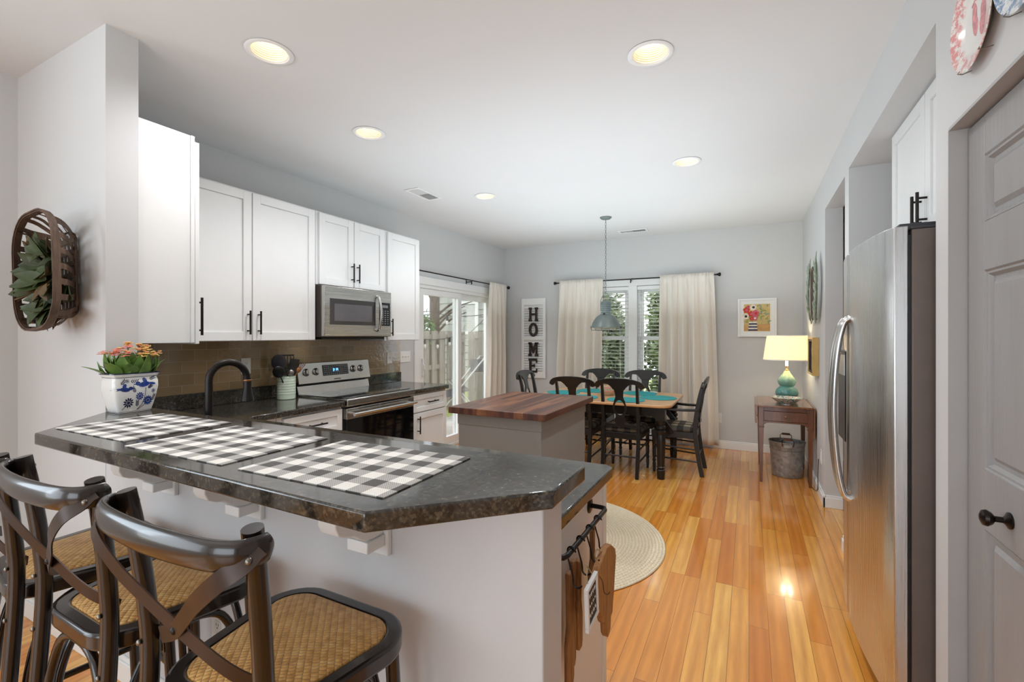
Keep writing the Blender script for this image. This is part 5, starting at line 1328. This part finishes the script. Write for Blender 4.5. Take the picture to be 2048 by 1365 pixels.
def basket():
    t = thing('tobacco_basket', 'oval woven wooden basket hung on the wall stub at left', 'basket', (-2.69,.93,1.67))
    tilt = Matrix.Translation((-2.665,.95,1.665)) @ Matrix.Rotation(R(-4),4,'Y') @ Matrix(((1,-.46,0,-.072),(0,.88,0,0),(0,0,1,0),(0,0,0,1)))
    def rr(hw, hh, r, n=7): return rrect(-hw,hw,-hh,hh,r,n)
    def rim(hw, hh, r, y0, y1, th):
        m = MB(); m.M = tilt; m.ring(rr(hw,hh,r), rr(hw-th,hh-th,r-th), y0, y1, 'XZ'); return m
    build('front_hoop', rim(.202,.25,.15,-.172,-.135,.006), m_splint, t, bev=.001)
    build('inner_hoop', rim(.195,.243,.144,-.168,-.14,.004), m_splint, t, bev=.001)
    build('base_hoop', rim(.115,.19,.07,-.03,-.02,.005), m_splint, t)
    # splints run over the base and up the sides to the hoop; one mesh per direction because they are one weave
    def splint(mb, off, along, wd):
        h, b0 = ((.247,.185) if along == 'Z' else (.199,.11)); o2 = off*(1.6 if along == 'Z' else 1.22)
        cr, (ha, hb) = .144, ((.195,.243) if along == 'Z' else (.243,.195)); over = max(0, abs(o2)-(ha-cr)); h = hb-cr+math.sqrt(max(0, cr*cr-over*over))-.0035
        path = [(o2,-.155,-h),(o2*.99,-.1,-h*.97),(off*1.05,-.035,-b0),(off,-.012,-b0*.85),(off,-.010,0),(off,-.012,b0*.85),(off*1.05,-.035,b0),(o2*.99,-.1,h*.97),(o2,-.155,h)]
        P = [(a,y,l) if along == 'Z' else (l,y,a) for a, y, l in path]
        mb.sweep(bez(P, 3), [(-wd/2,-.0012),(wd/2,-.0012),(wd/2,.0012),(-wd/2,.0012)], (0,-1,0))
    v = MB(); v.M = tilt
    for i in range(6): splint(v, -.09+.036*i, 'Z', .02)
    build('upright_splints', v, m_splint, t, smooth=30)
    hz = MB(); hz.M = tilt @ Matrix.Translation((0,-.003,0))
    for i in range(7): splint(hz, -.156+.052*i, 'X', .024)
    build('cross_splints', hz, m_splint, t, smooth=30)
    w = thing('magnolia_spray', 'dark green magnolia leaf spray tucked in the wall basket', 'foliage', (-2.74,.85,1.6))
    random.seed(21); g = MB(); br = MB(); sm = MB()
    def put(k, n, cx, cz, spread, L0, L1, y):
        for i in range(n):
            a = random.uniform(*spread); d = Vector((math.cos(a), random.uniform(-.75,-.1), math.sin(a)))
            (br if i % 5 == 4 else g).leaf((cx+math.cos(a)*.02, y+random.uniform(-.03,.02), cz+math.sin(a)*.03), d, (0,-1,.25), random.uniform(L0,L1), random.uniform(.058,.08), random.uniform(-.05,.35), 6, .3)
    for i in range(105):
        q = random.uniform(0,2*PI); k = random.random()**.5; bx, bz = -2.665+.10*k*math.cos(q), 1.625+.14*k*math.sin(q)
        a = math.atan2(bz-1.63, bx+2.65) + random.uniform(-.5,.5)
        if random.random() < .4: a = R(random.uniform(155,255))
        d = Vector((math.cos(a), random.uniform(-.9,-.25), math.sin(a)-.15)); up_ = bz > 1.68
        (br if i % 5 == 4 else g).leaf((bx, .895-.06*random.random(), bz), d, (0,-1,.3), random.uniform(.075,.10) if up_ else random.uniform(.1,.145)*(1 if math.sin(a) > -.3 else .72), random.uniform(.05,.066), random.uniform(-.1,.3), 6, .35)
    for a in range(5): sm.tube([(-2.72,.9,1.64),(-2.72+.1*math.cos(a*1.3),.86,1.64+.1*math.sin(a*1.3))], .004, 8)
    build('leaves', g, m_leafd, w); build('brown_leaves', br, m_leafb, w, label='brown leaf undersides'); build('twigs', sm, m_bark, w)
basket()

# ================================================================== SIDE TABLE CORNER
def side_table():
    t = thing('side_table', 'small mahogany drop-leaf side table with one drawer', 'table', (.31,5.36,0)); x0, x1, y0, y1, zt = .085, .522, 4.985, 5.72, .735
    build('tabletop', MB().box(x0-.012,x1-.004,y0-.02,y1,zt-.018,zt), m_mahog_t, t, bev=.004)
    build('drop_leaf', MB().box(x0-.034,x0-.018,y0+.0,y1-.02,zt-.175,zt-.006), m_mahog_t, t, bev=.003)
    build('drop_leaf', MB().box(x1+.002,x1+.016,y0+.0,y1-.02,zt-.29,zt-.006), m_mahog_t, t, bev=.003)
    ap = MB().box(x0+.035,x1-.04,y0+.012,y0+.03,zt-.055,zt-.018).box(x0+.035,x1-.04,y1-.06,y1-.04,zt-.165,zt-.018).box(x0+.005,x0+.025,y0+.04,y1-.05,zt-.165,zt-.018).box(x1-.03,x1-.01,y0+.04,y1-.05,zt-.165,zt-.018)
    ar = [(x0+.035,zt-.2),(x0+.035,zt-.15),(x1-.04,zt-.15),(x1-.04,zt-.2)] + [(x1-.04-.005-.05*(1-math.cos(R(a))), zt-.2+.034*math.sin(R(a))) for a in (30,60,90)] + [(x0+.035+.005+.05*(1-math.cos(R(a))), zt-.2+.034*math.sin(R(a))) for a in (90,60,30)]
    ap.prism(ar, y0+.012, y0+.03, 'XZ'); build('apron', ap, m_mahog, t, bev=.002)
    d = build('drawer', MB().box(x0+.04,x1-.045,y0+.008,y0+.028,zt-.148,zt-.058), m_mahog, t, bev=.002)
    build('knob', MB().lathe([(0,0),(.006,0),(.006,-.008),(.013,-.014),(.013,-.02),(.006,-.026),(0,-.027)], ((x0+x1)/2,y0+.008,zt-.103), 20, 'Y'), m_mahog_t, d)
    for lx in (x0+.018, x1-.022):
        for ly in (y0+.022, y1-.045):
            m = MB()
            m.add([(lx-.012,ly-.012,0),(lx+.012,ly-.012,0),(lx+.012,ly+.012,0),(lx-.012,ly+.012,0),(lx-.021,ly-.021,zt-.215),(lx+.021,ly-.021,zt-.215),(lx+.021,ly+.021,zt-.215),(lx-.021,ly+.021,zt-.215)], [(0,3,2,1),(4,5,6,7),(0,1,5,4),(1,2,6,5),(2,3,7,6),(3,0,4,7)])
            m.box(lx-.026,lx+.026,ly-.026,ly+.026,zt-.215,zt-.205).box(lx-.022,lx+.022,ly-.022,ly+.022,zt-.205,zt-.019); build('leg', m, m_mahog, t, bev=.002)
    c = Vector((.345,5.5,zt+.001)); l = thing('table_lamp', 'lit table lamp with teal double gourd base and white shade', 'lamp', c)
    pr = [(0,0),(.055,0),(.06,.006),(.085,.025),(.103,.055),(.105,.075),(.095,.105),(.072,.128),(.062,.138),(.072,.15),(.083,.175),(.083,.195),(.074,.22),(.05,.25),(.032,.275),(.024,.295),(0,.3)]
    g = build('gourd_base', MB().lathe(pr, c, 36), m_gourd, l); build('neck', MB().lathe([(0,.295),(.016,.295),(.016,.31),(.011,.315),(.011,.345),(0,.346)], c, 20), m_gold, l)
    sh = [(.215,.405),(.18,.66),(.178,.66),(.213,.405)]
    build('lamp_shade', MB().lathe(sh, c, 48, close=False), m_shade, l)
    build('shade_trim', MB().lathe([(.2135,.405),(.2165,.405),(.2162,.414),(.2132,.414)], c, 48, close=False).lathe([(.1785,.652),(.1815,.652),(.181,.66),(.178,.66)], c, 48, close=False), m_paper, l)
    build('bulb', MB().ell((c.x,c.y,c.z+.5),(.03,.03,.045),18,10).lathe([(.012,.345),(.012,.46)], c, 14), m_lampbulb, l)
    hp = MB().tube([(c.x,c.y,c.z+.54),(c.x,c.y,c.z+.64)], .004, 8)
    for a in range(3): q = 2*PI*a/3; hp.tube([(c.x,c.y,c.z+.63),(c.x+.178*math.cos(q),c.y+.178*math.sin(q),c.z+.655)], .002, 6)
    build('harp', hp, m_gold, l)
    lamp('table_lamp_glow', 'POINT', (c.x,c.y,c.z+.5), 8, (1,.86,.62), shadow_soft_size=.04).parent = None
    b = Vector((.315,5.13,zt+.001)); bw = thing('dish', 'floral square-edged dish with handle ears on the side table', 'dish', b)
    m = MB(); n = 32; vs = []; fs = []
    for k, z in ((.045,0),(.05,.004),(.095,.03),(.13,.062),(.126,.064),(.09,.034),(.045,.009)):
        for i in range(n):
            a = 2*PI*i/n+.4; ca, sa = math.cos(a), math.sin(a); e = .7; vs.append((b.x+k*math.copysign(abs(ca)**e,ca), b.y+k*.9*math.copysign(abs(sa)**e,sa), b.z+z+.002))
    for j in range(6):
        for i in range(n): q = (i+1) % n; fs.append((j*n+i, j*n+q, (j+1)*n+q, (j+1)*n+i))
    fs += [tuple(range(n-1,-1,-1)), tuple(6*n+i for i in range(n))]
    q = NT('teal_floral_glaze'); f1 = q.noise(q.co(), 45, 3); cc = q.ramp(f1, [(.42,'#5d8f8d'),(.47,'#d9d3bd'),(.55,'#c58f83'),(.62,'#7fa8a0')], 'CONSTANT'); q.set(cc, .2, coat=.4)
    build('dish_body', m.add(vs, fs), q.mat, bw)
    build('foot_ring', MB().lathe([(.04,0),(.046,0),(.046,.004),(.04,.004)], b, 24, close=False), m_porc, bw)
    k = Vector((.335,5.33,0.001)); bu = thing('bucket', 'galvanized metal bucket with wooden grip under the side table', 'bucket', k)
    pr = [(0,.004),(.125,.004),(.128,0),(.131,.004),(.133,.02),(.148,.25),(.149,.262),(.153,.265),(.149,.268),(.157,.335),(.162,.34),(.162,.347),(.156,.348),(.15,.335),(.127,.012),(0,.01)]
    build('bucket_body', MB().lathe(pr, k, 44, sx=1.0, sy=.85), m_galv, bu, smooth=35)
    for s in (-1, 1):
        e = MB().box(k.x-.035,k.x+.035,k.y+s*.131-.004,k.y+s*.131+.004,.30,.335); build('ear', e, m_galv, bu, bev=.002)
        y = k.y+s*.136; hh = build('bail_handle', MB().tube(bez([(k.x-.045,y,.315),(k.x-.05,y+s*.008,.36),(k.x-.035,y+s*.01,.385),(k.x+.035,y+s*.01,.385),(k.x+.05,y+s*.008,.36),(k.x+.045,y,.315)], 4), .003, 8), m_iron, bu)
        build('wooden_grip', MB().tube([(k.x-.036,y+s*.01,.386),(k.x+.036,y+s*.01,.386)], .011, 12), m_mahog, hh)
    cd = build('lamp_cord', MB().tube(bez([(.49,5.6,.73),(.53,5.66,.6),(.535,5.5,.25),(.5,5.2,.02),(.52,4.95,.008),(.53,4.78,.06),(.525,4.72,.2),(.53,4.72,.335)], 8), .003, 8), m_black, None, at=(.53,5.2,.0)); tag(cd, 'black lamp cord running down behind the side table', 'cord')
side_table()
# ================================================================== CEILING FITTINGS
for i, (x, y) in enumerate(DL):
    lab = ('recessed ceiling light nearest the wall stub, upper left','recessed ceiling light nearest the pantry, upper right','recessed ceiling light in front of the tall wall cabinets','recessed ceiling light on the right, before the dining area','recessed ceiling light beside the ceiling vent, farthest left')[i]
    t = thing('recessed_light', lab, 'ceiling light', (x,y,HC), group='recessed ceiling lights')
    if i == 0:
        first = t
        build('trim_ring', MB().lathe([(.078,-.0005),(.1,-.0005),(.104,-.003),(.1,-.006),(.084,-.006),(.078,.002)], (x,y,HC), 40, close=False), m_trim, t)
        pr = [(.083,-.004)]
        for k in range(9): r = .083-.0028*k; z = .0+.009*k; pr += [(r,z+.001),(r-.0022,z+.003),(r-.0022,z+.006),(r-.0012,z+.008)]
        pr += [(.056,.09),(.0,.091)]
        build('baffle', MB().lathe(pr, (x,y,HC), 40, close=False), m_baffle, t, smooth=20)
        build('bulb', MB().lathe([(0,.066),(.024,.067),(.034,.072),(.037,.08),(.03,.089),(0,.0895)], (x,y,HC), 28), m_bulb, t)
    else:
        for chd in list(first.children):
            c2 = chd.copy(); COL.objects.link(c2); c2.parent = t
    lamp('downlight', 'SPOT', (x,y,HC-.012), 19, (.97,.97,1.0), (0,0,0), spot_size=R(150), spot_blend=.9, shadow_soft_size=.04)
def vent(c, L, wd, ax, label):
    t = thing('ceiling_vent', label, 'vent', (c[0],c[1],HC), group='ceiling air vents'); x, y = c
    hx, hy = (L/2,wd/2) if ax == 'X' else (wd/2,L/2)
    o, i_ = [(x-hx,y-hy),(x+hx,y-hy),(x+hx,y+hy),(x-hx,y+hy)], [(x-hx+.022,y-hy+.022),(x+hx-.022,y-hy+.022),(x+hx-.022,y+hy-.022),(x-hx+.022,y+hy-.022)]
    build('frame', MB().ring(o, i_, HC-.008, HC-.0005), m_trim, t, bev=.002)
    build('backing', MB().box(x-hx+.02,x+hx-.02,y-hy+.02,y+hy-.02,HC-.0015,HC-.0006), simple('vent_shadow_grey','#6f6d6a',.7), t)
    s = MB(); n = 12 if L < .36 else 14
    for k in range(n):
        q = -L/2+.03+(L-.06)*k/(n-1)
        if ax == 'X': s.cbox((x+q,y,HC-.005),(.002,wd-.046,.009),(0,R(35 if k < n/2 else -35),0))
        else: s.cbox((x,y+q,HC-.005),(wd-.046,.002,.009),(R(35 if k < n/2 else -35),0,0))
    build('louvres', s, m_trim, t, smooth=0)
vent((-2.69,3.45), .36, .16, 'Y', 'white ceiling air vent on the left near the wall cabinets')
vent((-1.3,5.87), .36, .15, 'X', 'white ceiling air vent behind the pendant over dining window')

# ================================================================== OUTSIDE
struct('ground', MB().box(-16,XL-.12,-4,16,-.16,-.1).box(XL-.12,6,YB+.15,16,-.16,-.1), m_grass)
struct('patio_floor', MB().box(-4.7,XL-.121,2.5,8.0,-.0999,-.04), m_patio)
def fence(label, p0, axis, n, d, nm):
    t = thing('wooden_fence', label, 'fence', (*p0,-.1)); k = 0
    for i in range(n):
        a = i*.25*d
        for off, sgn in ((0,1),(.125,-1)):
            b = a+off*d; h = 1.47+.02*((i*7+k) % 3)/2; k += 1
            if axis == 'Y': m = MB().box(p0[0]+(.022 if sgn > 0 else -.045),p0[0]+(.045 if sgn > 0 else -.022),p0[1]+b-.07,p0[1]+b+.07,-.1,h)
            else: m = MB().box(p0[0]+b-.07,p0[0]+b+.07,p0[1]+(-.045 if sgn > 0 else .022),p0[1]+(-.022 if sgn > 0 else .045),-.1,h)
            build('picket', m, m_fence, t)
    L = n*.25*d
    for z in (.14,.74,1.33):
        lo, hi = min(0,L), max(0,L)
        if axis == 'Y': m = MB().box(p0[0]-.0215,p0[0]+.0215,p0[1]+lo,p0[1]+hi,z,z+.085)
        else: m = MB().box(p0[0]+lo,p0[0]+hi,p0[1]-.0215,p0[1]+.0215,z,z+.085)
        build('rail', m, m_fence, t)
fence('weathered grey board fence along far side of patio, seen through left pane', (-5.4,8.2), 'Y', 13, -1, 0)
fence('weathered grey board fence at right of patio, beside the curtain', (-5.2,8.3), 'X', 6, 1, 1)
h = thing('neighbour_house', 'pale grey sided house with a window, beyond the patio fence', 'house', (-6,11.5,-.1))
sd = MB(); z = -.1
while z < 6: sd.add([(-8.1,11.03,z),(-3.0,11.03,z),(-3.0,11.0,z+.02),(-3,11.02,z+.2),(-8.1,11.02,z+.2),(-8.1,11.0,z+.02)], [(0,1,2,5),(5,2,3,4)]); z += .2
sd.box(-8.1,-3.0,11.03,13,-.1,6)
build('siding_wall', sd, m_siding, h, smooth=0, recalc=False)
build('corner_board', MB().box(-8.16,-8.02,10.97,11.1,-.1,6), m_trim, h)
w = build('house_window', MB().box(-7.4,-7.3,10.97,11.01,1.42,2.35).box(-6.78,-6.68,10.97,11.01,1.42,2.35).box(-7.3,-6.78,10.97,11.01,2.27,2.35).box(-7.3,-6.78,10.97,11.01,1.42,1.5), m_trim, h)
bl = MB(); z = 1.5
while z < 2.26: bl.cbox((-7.04,10.998,z),(.52,.012,.034),(R(30),0,0)); z += .04
build('blind', bl, m_trim, w, smooth=0); build('pane', MB().box(-7.3,-6.78,10.985,10.99,1.5,2.27), m_glass, w)
def leafy(name, label, cat, c, rad, n, mat, lsz, seed, trunk=None, group=None):
    t = thing(name, label, cat, (c[0],c[1],-.1), group=group); random.seed(seed); m = MB()
    for i in range(n):
        a = random.uniform(0,2*PI); u = random.uniform(-1,1); q = math.sqrt(1-u*u); k = random.uniform(.55,1.0)**.5*(1+.12*math.sin(a*5+u*7))
        p = Vector((c[0]+rad[0]*q*math.cos(a)*k, c[1]+rad[1]*q*math.sin(a)*k, c[2]+rad[2]*u*k))
        d = Vector((random.uniform(-1,1),random.uniform(-1,1),random.uniform(-.6,.8)))
        m.leaf(p, d, (random.uniform(-1,1),-.5,random.uniform(.2,1)), lsz*random.uniform(.7,1.3), lsz*.5, .2, 2, .2, .002)
    build('foliage', m, mat, t, smooth=0, recalc=False)
    if trunk: build('trunk', trunk(MB()), m_bark, t)
    return t
def trunk1(m):
    m.tube(bez([(-7.16,9.6,-.1),(-7.13,9.6,1.2),(-7.18,9.65,2.2),(-7.1,9.6,3.6)], 5), [.16]*6+[.13]*6+[.1]*4, 12)
    random.seed(2)
    for i in range(13):
        z = 1.4+i*.15; a = random.uniform(0,2*PI); q = Vector((-7.15,9.62,z)); e = q+Vector((math.cos(a)*1.1,math.sin(a)*.6,.55)); m.tube(bez([q,q.lerp(e,.5)+Vector((0,0,.1)),e], 3), [.035,.03,.028,.026,.02,.016,.012], 8)
    return m
leafy('tree', 'dark trunked tree with bare branches behind the patio fence', 'tree', (-7.3,9.7,4.6), (1.6,1.2,1.2), 500, m_treeleaf, .16, 3, trunk1)
leafy('shrub', 'bright green shrub above the fence at far left pane', 'shrub', (-7.15,8.95,1.45), (.42,.3,.5), 900, m_treeleaf, .12, 4, lambda m: m.tube([(-7.15,8.95,-.1),(-7.15,8.95,1.4)], .05, 8), 'shrubs outdoors')
leafy('hedge', 'tall green hedge seen through the left dining window blind', 'hedge', (-2.78,9.0,1.0), (.72,.6,1.35), 6500, m_hedge, .13, 6, lambda m: m.tube([(-2.78,9,-.1),(-2.78,9,1.4)], .06, 8), 'hedges outdoors')
leafy('hedge', 'tall green hedge seen through the right dining window blind', 'hedge', (-1.0,9.1,1.25), (.74,.6,1.6), 7500, m_spruce, .13, 7, lambda m: m.tube([(-1.0,9.1,-.1),(-1.0,9.1,1.4)], .06, 8), 'hedges outdoors')
def lights(label, pts, bulbs, nm):
    t = thing('string_light', label, 'string lights', pts[0], group='outdoor string lights'); P = bez(pts, 8)
    build('cable', MB().tube(P, .0075, 6), m_black, t)
    for k in bulbs:
        p = P[int(k*(len(P)-1))]; b_ = build('bulb_socket', MB().lathe([(0,0),(.02,0),(.024,-.06),(.02,-.09),(0,-.09)], p, 12), m_black, t)
        build('bulb', MB().ell((p.x,p.y,p.z-.13),(.026,.026,.045),12,8), m_bulbglass, b_)
lights('black string light cable hanging high across the patio panes', [(-5.4,6.2,1.48),(-5.2,6.7,1.82),(-4.6,6.9,1.73),(-3.452,7.6,1.85)], (.62,.97), 0)
lights('string lights draped along the top of the patio fence', [(-5.32,6.4,1.38),(-5.32,7.0,1.31),(-5.32,7.5,1.33),(-5.3,8.1,1.42)], (.25,.5,.75), 1)
lights('string light cable sloping down from the house to the fence', [(-3.452,6.6,2.1),(-4.3,7.4,1.76),(-5.2,8.25,1.46)], (.55,), 2)
pc = thing('patio_chair', 'folding steel patio chair beyond the sliding door', 'chair', (-4.55,6.9,-.04))
fr = MB().tube([(-4.95,6.55,-.03),(-4.3,7.15,1.02)], .016, 10).tube([(-4.75,6.4,-.03),(-4.1,7.0,1.02)], .016, 10).tube([(-4.3,7.15,1.02),(-4.1,7.0,1.02)], .016, 10).tube([(-4.35,7.1,-.03),(-4.75,6.75,.62)], .016, 10).tube([(-4.15,6.95,-.03),(-4.55,6.6,.62)], .016, 10).tube([(-4.75,6.75,.62),(-4.55,6.6,.62)], .016, 10)
build('frame', fr, m_hsteel, pc)
build('seat_sling', MB().cbox((-4.55,6.72,.42),(.34,.42,.02),(R(15),R(8),R(-40))), m_char, pc, bev=.006)
build('back_sling', MB().cbox((-4.27,7.0,.86),(.26,.03,.24),(R(-30),0,R(40))), m_char, pc, bev=.006)
gr = thing('kettle_grill', 'dark round grill standing on the patio behind the base cabinet', 'grill', (-4.2,5.55,-.04))
build('bowl', MB().lathe([(0,.28),(.12,.3),(.2,.38),(.23,.48),(.2,.58),(.1,.66),(0,.68)], (-4.2,5.55,-.02), 28), m_black, gr)
for a in range(3): build('leg', MB().tube([(-4.2+.14*math.cos(a*2.1),5.55+.14*math.sin(a*2.1),.32),(-4.2+.24*math.cos(a*2.1),5.55+.24*math.sin(a*2.1),-.04)], .011, 8), m_hsteel, gr)
